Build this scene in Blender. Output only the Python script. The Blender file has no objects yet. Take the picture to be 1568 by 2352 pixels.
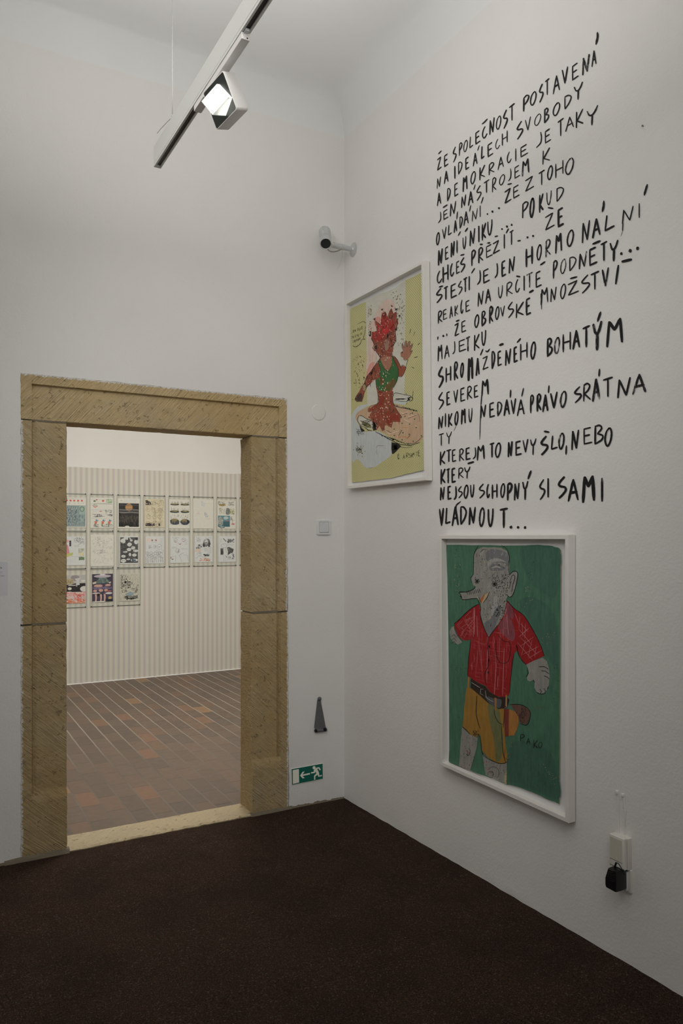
import bpy, bmesh, math, random
from mathutils import Vector, Matrix, noise
import numpy as np
random.seed(7)
C_ = bpy.context.scene.collection
SC = bpy.context.scene

# ------------------------------------------------------------------ camera, light, exposure
FPX, CXP, HOR, EYE = 1728.0, 784.0, 1230.0, 1.5       # focal length, centre column, horizon row in pixels; eye height in metres
YAW = math.atan2(3850 - 784, FPX)
FW = np.array([math.cos(YAW), math.sin(YAW), 0.0]); RT = np.array([math.sin(YAW), -math.cos(YAW), 0.0])
_d = EYE * FPX / (1833 - HOR)
CAM = -FW * _d - RT * (6.0 / FPX * _d); CAM[2] = EYE
cd = bpy.data.cameras.new('camera'); cam = bpy.data.objects.new('camera', cd); C_.objects.link(cam)
cam.location = CAM; cam.rotation_euler = (math.pi / 2, 0, YAW - math.pi / 2)
cd.sensor_fit = 'AUTO'; cd.sensor_width = 36.0; cd.lens = 36.0 * FPX / 2352.0
cd.shift_y = (HOR - 1176.0) / 2352.0; cd.clip_start = 0.02
SC.camera = cam
SC.view_settings.view_transform = 'Standard'; SC.view_settings.look = 'None'
SC.view_settings.gamma = 1.0; SC.view_settings.use_curve_mapping = False
SC.view_settings.exposure = -0.17
SC.cycles.use_denoising = True
SC.cycles.max_bounces = 10; SC.cycles.diffuse_bounces = 7; SC.cycles.transparent_max_bounces = 16
w = bpy.data.worlds.new('world'); SC.world = w; w.use_nodes = True
w.node_tree.nodes['Background'].inputs[0].default_value = (0.9, 0.95, 1, 1)
w.node_tree.nodes['Background'].inputs[1].default_value = 0.0

def lamp(name, kind, loc, energy, color, aim=None, size=0.5, **kw):
    l = bpy.data.lights.new(name, kind); l.energy = energy; l.color = color
    if kind == 'AREA':
        l.shape = 'DISK'; l.size = size
    elif kind in ('POINT', 'SPOT'):
        l.shadow_soft_size = size
    for k, v in kw.items(): setattr(l, k, v)
    o = bpy.data.objects.new(name, l); C_.objects.link(o); o.location = loc
    if aim is not None:
        o.rotation_euler = Vector(aim).to_track_quat('-Z', 'Y').to_euler()
    return o
WARM = (1.0, 0.99, 0.955); NEUT = (1.0, 0.985, 0.955)
rad_ = math.radians
lamp('uplight_fill', 'AREA', (-1.372, -1.5, 2.93), 17.5, NEUT, (0, 0, 1), 0.2)  # added fill above the track, brightens the ceiling
lamp('rear_fill', 'AREA', (-2.4, -4.8, 3.7), 24.5, NEUT, (0, 0, -1), 2.0)  # unseen fill added behind the camera for overall brightness
lamp('wall_fill', 'AREA', (-1.2, -3.2, 2.6), 6.5, NEUT, (0.1, 1, -0.1), 1.0)  # unseen fill added to lift the back wall
for i, (loc, en, aim, ang, sz) in enumerate([((-1.37, -3.0, 2.78), 9.4, (1.07, 3.0, -1.4), 75, 0.15), ((-2.8, -1.9, 3.0), 42.5, (2.7, 1.5, -1.6), 75, 0.30),
                                            ((-1.9, -2.6, 3.6), 46.7, (1.8, 2.5, -2.4), 80, 0.35), ((-2.8, -2.6, 3.2), 33.0, (2.8, 2.2, -0.9), 75, 0.30)]):
    lamp('spot_fill', 'SPOT', loc, en, NEUT, aim, sz, spot_size=rad_(ang), spot_blend=1.0)  # unseen fill spots, added to brighten the room corner
lamp('far_ceiling_light', 'AREA', (-0.6, 2.3, 3.45), 13.5, WARM, (0, 0.18, -1), 2.0)
lamp('far_down_light', 'AREA', (0.0, 1.2, 3.3), 76.0, WARM, (0, 0, -1), 1.2)

# ------------------------------------------------------------------ pixel of the photograph -> point of the place
def ray(px, py): return FW + RT * ((px - CXP) / FPX) + np.array([0, 0, 1.0]) * ((HOR - py) / FPX)
def hit(px, py, axis, val):
    r = ray(px, py); return CAM + r * ((val - CAM[axis]) / r[axis])
def hb(px, py, y=0.0): return hit(px, py, 1, y)
def hr(px, py, x=0.0): return hit(px, py, 0, x)
def at_depth(px, py, d): return CAM + ray(px, py) * d
def depth(p): return float((np.array(p) - CAM) @ FW)

# ------------------------------------------------------------------ materials
def lin(c): return tuple(((v / 255.0) / 12.92 if v <= 10 else ((v / 255.0 + 0.055) / 1.055) ** 2.4) for v in c)
def alb(rgb, ref, wall=0.80):
    r = lin((ref, ref, ref))[0]
    return tuple(min(0.95, max(0.004, v / r * wall)) for v in lin(rgb))
class NT:
    def __init__(s, name, rough=0.6, spec=0.3):
        s.m = bpy.data.materials.new(name); s.m.use_nodes = True; s.t = s.m.node_tree
        s.b = s.t.nodes['Principled BSDF']; s.b.inputs['Roughness'].default_value = rough
        s.b.inputs['Specular IOR Level'].default_value = spec
        s.out = s.t.nodes['Material Output']
    def n(s, ty, **kw):
        nd = s.t.nodes.new(ty)
        for k, v in kw.items(): setattr(nd, k, v)
        return nd
    def put(s, sock, v):
        if isinstance(v, bpy.types.NodeSocket): s.t.links.new(v, sock)
        elif isinstance(v, (tuple, list)) and sock.type == 'RGBA' and len(v) == 3: sock.default_value = (*v, 1)
        else: sock.default_value = v
    def math(s, op, a, b=0.0, c=0.0):
        nd = s.n('ShaderNodeMath', operation=op)
        s.put(nd.inputs[0], a); s.put(nd.inputs[1], b); s.put(nd.inputs[2], c); return nd.outputs[0]
    def mix(s, f, a, b, mode='MIX'):
        nd = s.n('ShaderNodeMix', data_type='RGBA', blend_type=mode)
        s.put(nd.inputs[0], f); s.put(nd.inputs[6], a); s.put(nd.inputs[7], b); return nd.outputs[2]
    def coord(s, scale=(1, 1, 1), rot=None):
        tc = s.n('ShaderNodeTexCoord'); v = tc.outputs['Object']
        if rot:
            mr = s.n('ShaderNodeMapping'); mr.inputs['Rotation'].default_value = rot; s.t.links.new(v, mr.inputs['Vector']); v = mr.outputs[0]
        mp = s.n('ShaderNodeMapping'); mp.inputs['Scale'].default_value = scale
        s.t.links.new(v, mp.inputs['Vector']); return mp.outputs[0]
    def noise(s, vec, scale, detail=3, rough=0.55):
        nd = s.n('ShaderNodeTexNoise'); s.put(nd.inputs['Vector'], vec)
        nd.inputs['Scale'].default_value = scale; nd.inputs['Detail'].default_value = detail
        nd.inputs['Roughness'].default_value = rough; return nd.outputs[0]
    def ramp(s, f, lo, hi):
        nd = s.n('ShaderNodeMapRange'); s.put(nd.inputs[0], f); nd.inputs[1].default_value = lo
        nd.inputs[2].default_value = hi; return nd.outputs[0]
    def sep(s, vec):
        nd = s.n('ShaderNodeSeparateXYZ'); s.put(nd.inputs[0], vec); return nd.outputs
    def bump(s, h, strength, dist):
        nd = s.n('ShaderNodeBump'); s.put(nd.inputs['Height'], h)
        nd.inputs['Strength'].default_value = strength; nd.inputs['Distance'].default_value = dist
        s.put(s.b.inputs['Normal'], nd.outputs[0]); return nd
    def col(s, c): s.put(s.b.inputs['Base Color'], c); return s.m

def plain(name, rgb, rough=0.5, spec=0.3, metal=0.0, grain=0.06, gscale=40.0):
    k = NT(name, rough, spec); k.b.inputs['Metallic'].default_value = metal
    nz = k.noise(k.coord(), gscale, 3)
    lo = tuple(v * (1 - grain) for v in rgb); hi = tuple(min(1, v * (1 + grain)) for v in rgb)
    return k.col(k.mix(nz, lo, hi))

def plaster(name, rgb, fine=0.9, dist=0.0022):
    k = NT(name, 0.88, 0.2); co = k.coord()
    big = k.noise(co, 1.3, 4); mid = k.noise(co, 14, 4); fin = k.noise(co, 95, 4, 0.6)
    c = k.mix(k.ramp(big, 0.3, 0.7), tuple(v * 0.97 for v in rgb), tuple(min(1, v * 1.02) for v in rgb))
    spot = k.ramp(k.noise(co, 5.5, 6, 0.7), 0.66, 0.80)
    c = k.mix(k.math('MULTIPLY', spot, 0.25), c, tuple(v * 0.86 for v in rgb))
    h = k.math('ADD', k.math('MULTIPLY', mid, 1.5), k.math('MULTIPLY', fin, fine))
    h = k.math('ADD', h, k.math('MULTIPLY', k.noise(co, 3.0, 2), 3.0))
    k.bump(h, 0.6, dist); return k.col(c)

M = {}
M['wall'] = plaster('white_plaster', (0.80, 0.785, 0.765))
M['ceil'] = plaster('ceiling_plaster', (0.80, 0.805, 0.795), 0.3, 0.001)
M['wall_far'] = plaster('cream_plaster', (0.84, 0.825, 0.785), 0.3, 0.001)

def stone(name, ang, light=1.0, axis='y', pale=0.0):
    k = NT(name, 0.85, 0.2)
    rot = (0, ang, 0) if axis == 'y' else (ang, 0, 0)
    if axis == 'z': rot = (0, 0, ang)
    co = k.coord(); st = k.coord((6, 40, 190), rot) if axis != 'z' else k.coord((190, 6, 40), rot)
    wv = k.n('ShaderNodeTexNoise'); k.put(wv.inputs['Vector'], co); wv.inputs['Scale'].default_value = 5.0; wv.inputs['Detail'].default_value = 3
    va = k.n('ShaderNodeVectorMath', operation='MULTIPLY_ADD'); k.put(va.inputs[0], wv.outputs['Color']); va.inputs[1].default_value = (0.8, 0.8, 3.2) if axis != 'z' else (3.2, 0.8, 0.8); k.put(va.inputs[2], st); st = va.outputs[0]
    big = k.noise(co, 2.2, 4, 0.6); mid = k.noise(co, 16, 4, 0.65); tool = k.noise(st, 1.0, 3, 0.6)
    a = tuple(v * light for v in (0.39, 0.285, 0.138)); b = tuple(v * light for v in (0.455, 0.362, 0.215))
    cc = k.mix(k.ramp(big, 0.35, 0.65), a, b)
    cc = k.mix(k.math('MULTIPLY', k.ramp(mid, 0.52, 0.75), 0.45), cc, tuple(v * light for v in (0.29, 0.235, 0.165)))
    patch = k.ramp(k.noise(co, 4.5, 3), 0.36, 0.56); tool = k.math('ADD', k.math('MULTIPLY', tool, k.math('MULTIPLY_ADD', patch, 0.6, 0.4)), k.math('MULTIPLY', k.math('SUBTRACT', 1.0, patch), 0.28))
    cc = k.mix(k.math('MULTIPLY', k.ramp(tool, 0.58, 0.36), 0.42), cc, tuple(v * light for v in (0.25, 0.17, 0.07)))
    white = k.math('MULTIPLY', k.ramp(tool, 0.64, 0.72), 0.4)
    cc = k.mix(white, cc, (0.60, 0.50, 0.34))
    if pale: cc = k.mix(pale, cc, (0.50, 0.43, 0.31))
    at = k.n('ShaderNodeAttribute', attribute_name='paint')
    pm = k.ramp(k.math('ADD', at.outputs['Fac'], k.math('MULTIPLY', k.math('SUBTRACT', k.noise(co, 70, 4, 0.7), 0.5), 1.1)), 0.74, 0.88)
    cc = k.mix(pm, cc, (0.70, 0.69, 0.66))
    cc = k.mix(k.math('MULTIPLY', k.ramp(k.noise(co, 1.7, 5, 0.65), 0.52, 0.70), 0.40), cc, tuple(v * light for v in (0.27, 0.245, 0.20)))
    pit = k.ramp(k.noise(co, 46, 4, 0.6), 0.63, 0.70)
    dk = k.math('MULTIPLY', k.ramp(k.noise(co, 38, 2), 0.71, 0.77), 0.32)
    cc = k.mix(dk, cc, (0.13, 0.10, 0.07))
    h = k.math('ADD', k.math('MULTIPLY', tool, 1.2), k.math('ADD', k.math('MULTIPLY', mid, 1.6), k.math('MULTIPLY', k.noise(co, 60, 3), 0.6)))
    h = k.math('SUBTRACT', h, k.math('MULTIPLY', pit, 0.9)); k.bump(h, 1.0, 0.006); return k.col(cc)
M['stone_l'] = stone('sandstone_lintel', math.radians(48), 1.34)
M['stone_j'] = stone('sandstone_jamb', math.radians(-42), 1.14)
M['stone_s'] = stone('sandstone_sill', math.radians(50), 1.25, 'z', 0.55)
M['mortar'] = plaster('grey_mortar', (0.20, 0.17, 0.125), 0.9, 0.006)

def carpet():
    k = NT('dark_brown_carpet', 0.95, 0.1); co = k.coord()
    f = k.noise(co, 240, 3, 0.7); g = k.noise(co, 150, 3, 0.75); b = k.noise(co, 3.2, 3); v = k.n('ShaderNodeTexVoronoi')
    k.put(v.inputs['Vector'], co); v.inputs['Scale'].default_value = 260
    cc = k.mix(k.ramp(f, 0.38, 0.62), (0.020, 0.0115, 0.0075), (0.075, 0.046, 0.031))
    cc = k.mix(k.ramp(g, 0.585, 0.66), cc, (0.165, 0.125, 0.10))
    cc = k.mix(k.math('MULTIPLY', k.ramp(k.noise(co, 165, 2), 0.61, 0.68), 0.8), cc, (0.12, 0.050, 0.022))
    cc = k.mix(k.math('MULTIPLY', k.ramp(b, 0.45, 0.62), 0.25), cc, (0.006, 0.004, 0.003))
    k.bump(k.math('ADD', f, k.math('MULTIPLY', v.outputs['Distance'], 0.8)), 1.0, 0.006); return k.col(cc)
M['carpet'] = carpet()

def tiles(rw=0.1085, tl=0.243):
    k = NT('clay_floor_tiles', 0.42, 0.4); x, y, _ = k.sep(k.coord())
    wob = k.math('MULTIPLY', k.math('SUBTRACT', k.noise(k.coord(), 6, 2), 0.5), 0.008)
    u = k.math('DIVIDE', k.math('ADD', k.math('ADD', x, 0.037), wob), rw); row = k.math('FLOOR', u); fu = k.math('FRACT', u)
    wn = k.n('ShaderNodeTexWhiteNoise', noise_dimensions='1D'); k.put(wn.inputs['W'], row)
    v = k.math('ADD', k.math('DIVIDE', y, tl), k.math('ADD', k.math('MULTIPLY', row, 0.37), k.math('MULTIPLY', wn.outputs[0], 0.35)))
    cell = k.math('FLOOR', v); fv = k.math('FRACT', v)
    cb = k.n('ShaderNodeCombineXYZ'); k.put(cb.inputs[0], row); k.put(cb.inputs[1], cell)
    w2 = k.n('ShaderNodeTexWhiteNoise', noise_dimensions='2D'); k.put(w2.inputs['Vector'], cb.outputs[0])
    r = w2.outputs[0]
    cr = k.n('ShaderNodeValToRGB'); e = cr.color_ramp; e.interpolation = 'CONSTANT'
    cols = [(0.0, (0.165, 0.112, 0.078)), (0.18, (0.19, 0.130, 0.092)), (0.36, (0.15, 0.108, 0.08)), (0.52, (0.205, 0.130, 0.088)),
            (0.68, (0.185, 0.13, 0.093)), (0.82, (0.235, 0.135, 0.082)), (0.92, (0.31, 0.155, 0.085)), (0.972, (0.43, 0.235, 0.10))]
    cols = [(p_, tuple(v_ * 0.72 for v_ in c_)) for p_, c_ in cols]
    e.elements[0].position = 0; e.elements[0].color = (*cols[0][1], 1); e.elements[1].position = cols[1][0]; e.elements[1].color = (*cols[1][1], 1)
    for p, c in cols[2:]:
        q = e.elements.new(p); q.color = (*c, 1)
    k.put(cr.inputs[0], r)
    nz = k.noise(k.coord(), 22, 5, 0.65)
    cc = k.mix(nz, k.mix(0.45, cr.outputs[0], (0.07, 0.05, 0.04)), k.mix(0.18, cr.outputs[0], (0.36, 0.27, 0.19)))
    gu = k.math('LESS_THAN', k.math('MINIMUM', fu, k.math('SUBTRACT', 1.0, fu)), 0.042)
    gv = k.math('LESS_THAN', k.math('MINIMUM', fv, k.math('SUBTRACT', 1.0, fv)), 0.009)
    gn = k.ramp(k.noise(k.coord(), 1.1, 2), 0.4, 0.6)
    far = k.ramp(y, 1.0, 2.6)  # grout paler with distance: specular sheen put into its colour
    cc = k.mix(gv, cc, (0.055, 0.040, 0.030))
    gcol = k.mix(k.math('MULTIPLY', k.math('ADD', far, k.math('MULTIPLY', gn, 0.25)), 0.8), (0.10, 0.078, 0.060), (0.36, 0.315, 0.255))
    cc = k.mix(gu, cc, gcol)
    h = k.math('SUBTRACT', k.math('MULTIPLY', nz, 0.3), k.math('MAXIMUM', gu, gv)); k.bump(h, 0.6, 0.003)
    return k.col(cc)
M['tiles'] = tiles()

def wallpaper(pitch, x0):
    k = NT('striped_wallpaper', 0.8, 0.2); x, y, z = k.sep(k.coord())
    u = k.math('FRACT', k.math('DIVIDE', k.math('SUBTRACT', x, x0), pitch))
    s1 = k.math('LESS_THAN', u, 0.40); ev = k.math('FRACT', k.math('MULTIPLY', k.math('FLOOR', k.math('DIVIDE', k.math('SUBTRACT', x, x0), pitch)), 0.5))
    th = k.noise(k.coord((60, 60, 900)), 1.0, 2)
    base = k.mix(k.ramp(k.math('ABSOLUTE', k.math('SUBTRACT', u, 0.7)), 0.05, 0.08), (0.745, 0.725, 0.625), (0.70, 0.675, 0.59))
    stripe = k.mix(k.math('GREATER_THAN', ev, 0.25), (0.625, 0.555, 0.52), (0.60, 0.565, 0.515))
    stripe = k.mix(k.math('MULTIPLY', k.ramp(th, 0.4, 0.6), 0.3), stripe, (0.70, 0.64, 0.59))
    return k.col(k.mix(s1, base, stripe))

def dots_paper():
    k = NT('dotted_green_paper', 0.8, 0.2); x, y, z = k.sep(k.coord()); P = 0.0138; tau = 2 * math.pi
    wob = k.math('MULTIPLY', k.noise(k.coord(), 9, 2), 0.004)
    u = k.math('DIVIDE', k.math('ADD', y, wob), P); v = k.math('DIVIDE', k.math('ADD', z, wob), P)
    p = k.math('COSINE', k.math('MULTIPLY', k.math('ADD', u, v), tau)); q = k.math('COSINE', k.math('MULTIPLY', k.math('SUBTRACT', u, v), tau))
    f = k.ramp(k.math('ADD', p, q), 0.45, 0.95)
    nz = k.noise(k.coord(), 7, 4)
    base = k.mix(nz, alb((156, 149, 108), 176), alb((170, 164, 126), 176)); dot = k.mix(nz, alb((94, 104, 56), 176), alb((116, 120, 74), 176))
    return k.col(k.mix(f, base, dot))
M['dots'] = dots_paper()

PC = {}
def paint(rgb, ref=176, var=0.16, tag='paint', sc=(60, 60, 14)):
    key = (rgb, ref, var, tag)
    if key not in PC:
        c = alb(rgb, ref); k = NT('%s_%02x%02x%02x' % ((tag,) + rgb), 0.55, 0.3)
        nz = k.noise(k.coord(sc), 1.0, 5, 0.7); n2 = k.math('ADD', k.math('MULTIPLY', k.noise(k.coord(), 11, 3), 0.5), k.math('MULTIPLY', k.noise(k.coord((1, 260, 70)), 1.0, 3, 0.7), 0.5))
        f = k.math('ADD', k.math('MULTIPLY', nz, 0.65), k.math('MULTIPLY', n2, 0.35))
        cc = k.mix(k.ramp(f, 0.3, 0.7), tuple(v * (1 - 1.5 * var) for v in c), tuple(min(0.95, v * (1 + 1.5 * var)) for v in c))
        k.bump(nz, 0.3, 0.0008); PC[key] = k.col(cc)
    return PC[key]

def ink(name, lo, hi):
    k = NT(name, 0.6, 0.25); k.col((0.012, 0.012, 0.013))
    nz = k.noise(k.coord((1, 170, 45)), 1.0, 4, 0.75); n2 = k.noise(k.coord(), 18, 2)
    f = k.ramp(k.math('ADD', k.math('MULTIPLY', nz, 0.7), k.math('MULTIPLY', n2, 0.3)), lo, hi)
    tr = k.n('ShaderNodeBsdfTransparent'); mx = k.n('ShaderNodeMixShader')
    k.put(mx.inputs[0], f); k.t.links.new(tr.outputs[0], mx.inputs[1]); k.t.links.new(k.b.outputs[0], mx.inputs[2])
    k.t.links.new(mx.outputs[0], k.out.inputs['Surface']); return k.m
M['ink'] = ink('black_brush_ink', 0.20, 0.27)
M['ink_dry'] = ink('dry_black_brush_ink', 0.37, 0.49)

M['frame_white'] = plain('white_lacquered_wood', (0.80, 0.775, 0.735), 0.45, 0.35, grain=0.04, gscale=60)
M['mat_board'] = plain('white_mat_board', (0.78, 0.785, 0.785), 0.85, 0.15, grain=0.02)
M['white_plastic'] = plain('white_plastic', (0.74, 0.745, 0.74), 0.4, 0.4, grain=0.02)
M['grey_plastic'] = plain('pale_grey_plastic', (0.66, 0.675, 0.68), 0.4, 0.4, grain=0.02)
M['cream_plastic'] = plain('cream_plastic', (0.60, 0.575, 0.48), 0.45, 0.35, grain=0.03)
M['pale_plastic'] = plain('pale_worn_plastic', (0.72, 0.70, 0.65), 0.5, 0.3, grain=0.06)
M['black_plastic'] = plain('black_plastic', (0.008, 0.008, 0.009), 0.38, 0.4)
M['dark_gap'] = plain('dark_gap', (0.03, 0.028, 0.026), 0.9, 0.1)
M['silver'] = plain('silver_painted_metal', (0.56, 0.57, 0.57), 0.38, 0.5, 0.35)
M['chrome'] = plain('brushed_chrome', (0.62, 0.63, 0.64), 0.3, 0.5, 0.85)
M['iron'] = plain('grey_painted_iron', (0.135, 0.14, 0.15), 0.5, 0.4, 0.2, 0.15, 90)
M['track'] = plain('white_powder_coat', (0.70, 0.705, 0.67), 0.4, 0.4, grain=0.02)
M['head_white'] = plain('white_lamp_housing', (0.76, 0.74, 0.715), 0.4, 0.4, grain=0.02)
M['lens_black'] = plain('glossy_dark_lamp_face', (0.026, 0.031, 0.028), 0.34, 0.6)
M['wire'] = plain('steel_wire', (0.22, 0.215, 0.22), 0.35, 0.5, 0.6)
M['rubber'] = plain('black_rubber', (0.012, 0.012, 0.012), 0.7, 0.2)
M['brass'] = plain('brown_screw', (0.20, 0.155, 0.11), 0.5, 0.4, 0.3)

def emit(name, rgb, strength):
    k = NT(name); k.col((0.8, 0.8, 0.8)); k.b.inputs['Emission Color'].default_value = (*rgb, 1)
    k.b.inputs['Emission Strength'].default_value = strength; return k.m
M['lamp_glow'] = emit('lit_lamp_panel', (1.0, 0.99, 0.95), 14.0)

def frosted():
    k = NT('frosted_reflector', 0.3, 0.5); k.col((0.85, 0.86, 0.84)); tl = k.n('ShaderNodeBsdfTranslucent'); tl.inputs[0].default_value = (0.85, 0.86, 0.82, 1)
    mx = k.n('ShaderNodeMixShader'); mx.inputs[0].default_value = 0.35
    k.t.links.new(k.b.outputs[0], mx.inputs[1]); k.t.links.new(tl.outputs[0], mx.inputs[2]); k.t.links.new(mx.outputs[0], k.out.inputs['Surface']); return k.m
M['frosted'] = frosted()
def glass():
    k = NT('thin_clear_glass', 0.08, 0.4); tr = k.n('ShaderNodeBsdfTransparent'); tr.inputs[0].default_value = (0.955, 0.972, 0.955, 1)
    gl = k.n('ShaderNodeBsdfGlossy'); gl.inputs['Roughness'].default_value = 0.05
    mx = k.n('ShaderNodeMixShader'); mx.inputs[0].default_value = 0.025
    k.t.links.new(tr.outputs[0], mx.inputs[1]); k.t.links.new(gl.outputs[0], mx.inputs[2]); k.t.links.new(mx.outputs[0], k.out.inputs['Surface'])
    return k.m
M['glass'] = glass()
M['glass_edge'] = plain('green_glass_edge', (0.50, 0.56, 0.50), 0.3, 0.5, grain=0.1)

# ------------------------------------------------------------------ mesh helpers
class MB:
    def __init__(s): s.v = []; s.f = []; s.mi = []; s.mats = []; s.attr = {}
    def mat(s, m):
        if m not in s.mats: s.mats.append(m)
        return s.mats.index(m)
    def add(s, vs, fs, m=None):
        b = len(s.v); s.v += [tuple(float(c) for c in q) for q in vs]; i = s.mat(m) if m else 0
        for f in fs: s.f.append([b + q for q in f]); s.mi.append(i)
        return b
    def box(s, lo, hi, m=None, bevel=0.0, seg=2, mtx=None):
        bm = bmesh.new(); bmesh.ops.create_cube(bm, size=1)
        for q in bm.verts: q.co = Vector([lo[i] + (q.co[i] + 0.5) * (hi[i] - lo[i]) for i in range(3)])
        if bevel: bmesh.ops.bevel(bm, geom=bm.edges[:], offset=bevel, segments=seg, profile=0.6, affect='EDGES')
        bmesh.ops.recalc_face_normals(bm, faces=bm.faces)
        s.frombm(bm, m, mtx)
    def frombm(s, bm, m=None, mtx=None):
        bm.verts.ensure_lookup_table()
        vs = [(mtx @ q.co if mtx else q.co) for q in bm.verts]; s.add(vs, [[q.index for q in f.verts] for f in bm.faces], m); bm.free()
    def tube(s, pts, r, m=None, n=10, caps=True):
        pts = [Vector(p) for p in pts]; rings = []; k = len(pts)
        up = Vector((0.13, 0.21, 1)).normalized(); vs = []
        for i, p in enumerate(pts):
            t = (pts[min(i + 1, k - 1)] - pts[max(i - 1, 0)]).normalized()
            a = t.cross(up); a = a.normalized() if a.length > 1e-4 else t.orthogonal().normalized()
            b = t.cross(a); rr = r[i] if isinstance(r, (list, tuple)) else r
            up = -(a.cross(t)) if False else up
            for j in range(n):
                th = 2 * math.pi * j / n; vs.append(p + (a * math.cos(th) + b * math.sin(th)) * rr)
        fs = [[i * n + j, i * n + (j + 1) % n, (i + 1) * n + (j + 1) % n, (i + 1) * n + j] for i in range(k - 1) for j in range(n)]
        if caps: fs += [list(range(n))[::-1], [(k - 1) * n + j for j in range(n)]]
        s.add(vs, fs, m)
    def lathe(s, o, ax, prof, m=None, n=28):
        o = Vector(o); ax = Vector(ax).normalized(); a = ax.orthogonal().normalized(); b = ax.cross(a); vs = []
        for h, r in prof:
            for j in range(n):
                th = 2 * math.pi * j / n; vs.append(o + ax * h + (a * math.cos(th) + b * math.sin(th)) * max(r, 1e-5))
        fs = [[i * n + j, i * n + (j + 1) % n, (i + 1) * n + (j + 1) % n, (i + 1) * n + j] for i in range(len(prof) - 1) for j in range(n)]
        s.add(vs, fs, m)
    def grid(s, fn, nu, nv, m=None, flip=False):
        vs = [fn(i / nu, j / nv) for j in range(nv + 1) for i in range(nu + 1)]; w_ = nu + 1
        fs = [[j * w_ + i, j * w_ + i + 1, (j + 1) * w_ + i + 1, (j + 1) * w_ + i] for j in range(nv) for i in range(nu)]
        if flip: fs = [f[::-1] for f in fs]
        return s.add(vs, fs, m)
    def prism(s, poly, off, m=None, side=None):
        # poly: 3-D points of a flat outline; off: extrusion vector
        k = len(poly); off = np.array(off); a = [np.array(p, float) for p in poly]; b_ = [p + off for p in a]
        s.add(b_, [list(range(k))], m); s.add(a, [list(range(k))[::-1]], side or m)
        s.add(a + b_, [[i, (i + 1) % k, k + (i + 1) % k, k + i] for i in range(k)], side or m)

def part(name, mb, parent=None, m=None, smooth=False, recalc=True, **props):
    me = bpy.data.meshes.new(name); org = Vector((0, 0, 0))
    q = parent
    while q is not None: org += q.location; q = q.parent
    me.from_pydata([tuple(Vector(v) - org) for v in mb.v], [], mb.f)
    mats = mb.mats or ([m] if m else [])
    for x in mats: me.materials.append(x)
    if mb.mats: me.polygons.foreach_set('material_index', mb.mi)
    if recalc:
        bm = bmesh.new(); bm.from_mesh(me); bmesh.ops.recalc_face_normals(bm, faces=bm.faces); bm.to_mesh(me); bm.free()
    if smooth:
        me.polygons.foreach_set('use_smooth', [True] * len(me.polygons))
        try: me.set_sharp_from_angle(angle=math.radians(35))
        except Exception: pass
    for an, vals in mb.attr.items():
        at = me.attributes.new(an, 'FLOAT', 'POINT'); at.data.foreach_set('value', vals)
    me.update()
    o = bpy.data.objects.new(name, me); C_.objects.link(o); o.parent = parent
    for k_, v in props.items(): o[k_] = v
    return o
def thing(name, label, cat, loc, group=None):
    o = bpy.data.objects.new(name, None); C_.objects.link(o); o.location = Vector([float(c) for c in loc]); o.empty_display_size = 0.05
    o['label'] = label; o['category'] = cat
    if group: o['group'] = group
    return o
def struct(name, mb, m=None, parent=None, label=None, **kw):
    o = part(name, mb, parent, m, **kw)
    if parent is None: o['kind'] = 'structure'
    if label: o['label'] = label
    return o
def catmull(pts, n=7, closed=False):
    p = [np.array(q, float) for q in pts]; out = []; k = len(p)
    for i in range(k if closed else k - 1):
        a = p[(i - 1) % k] if closed or i > 0 else p[0] * 2 - p[1]
        b = p[i]; c = p[(i + 1) % k]; d = p[(i + 2) % k] if closed or i + 2 < k else p[-1] * 2 - p[-2]
        for t in range(n):
            t = t / n
            out.append(0.5 * ((2 * b) + (-a + c) * t + (2 * a - 5 * b + 4 * c - d) * t * t + (-a + 3 * b - 3 * c + d) * t ** 3))
    out.append(p[0] if closed else p[-1]); return out

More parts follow.
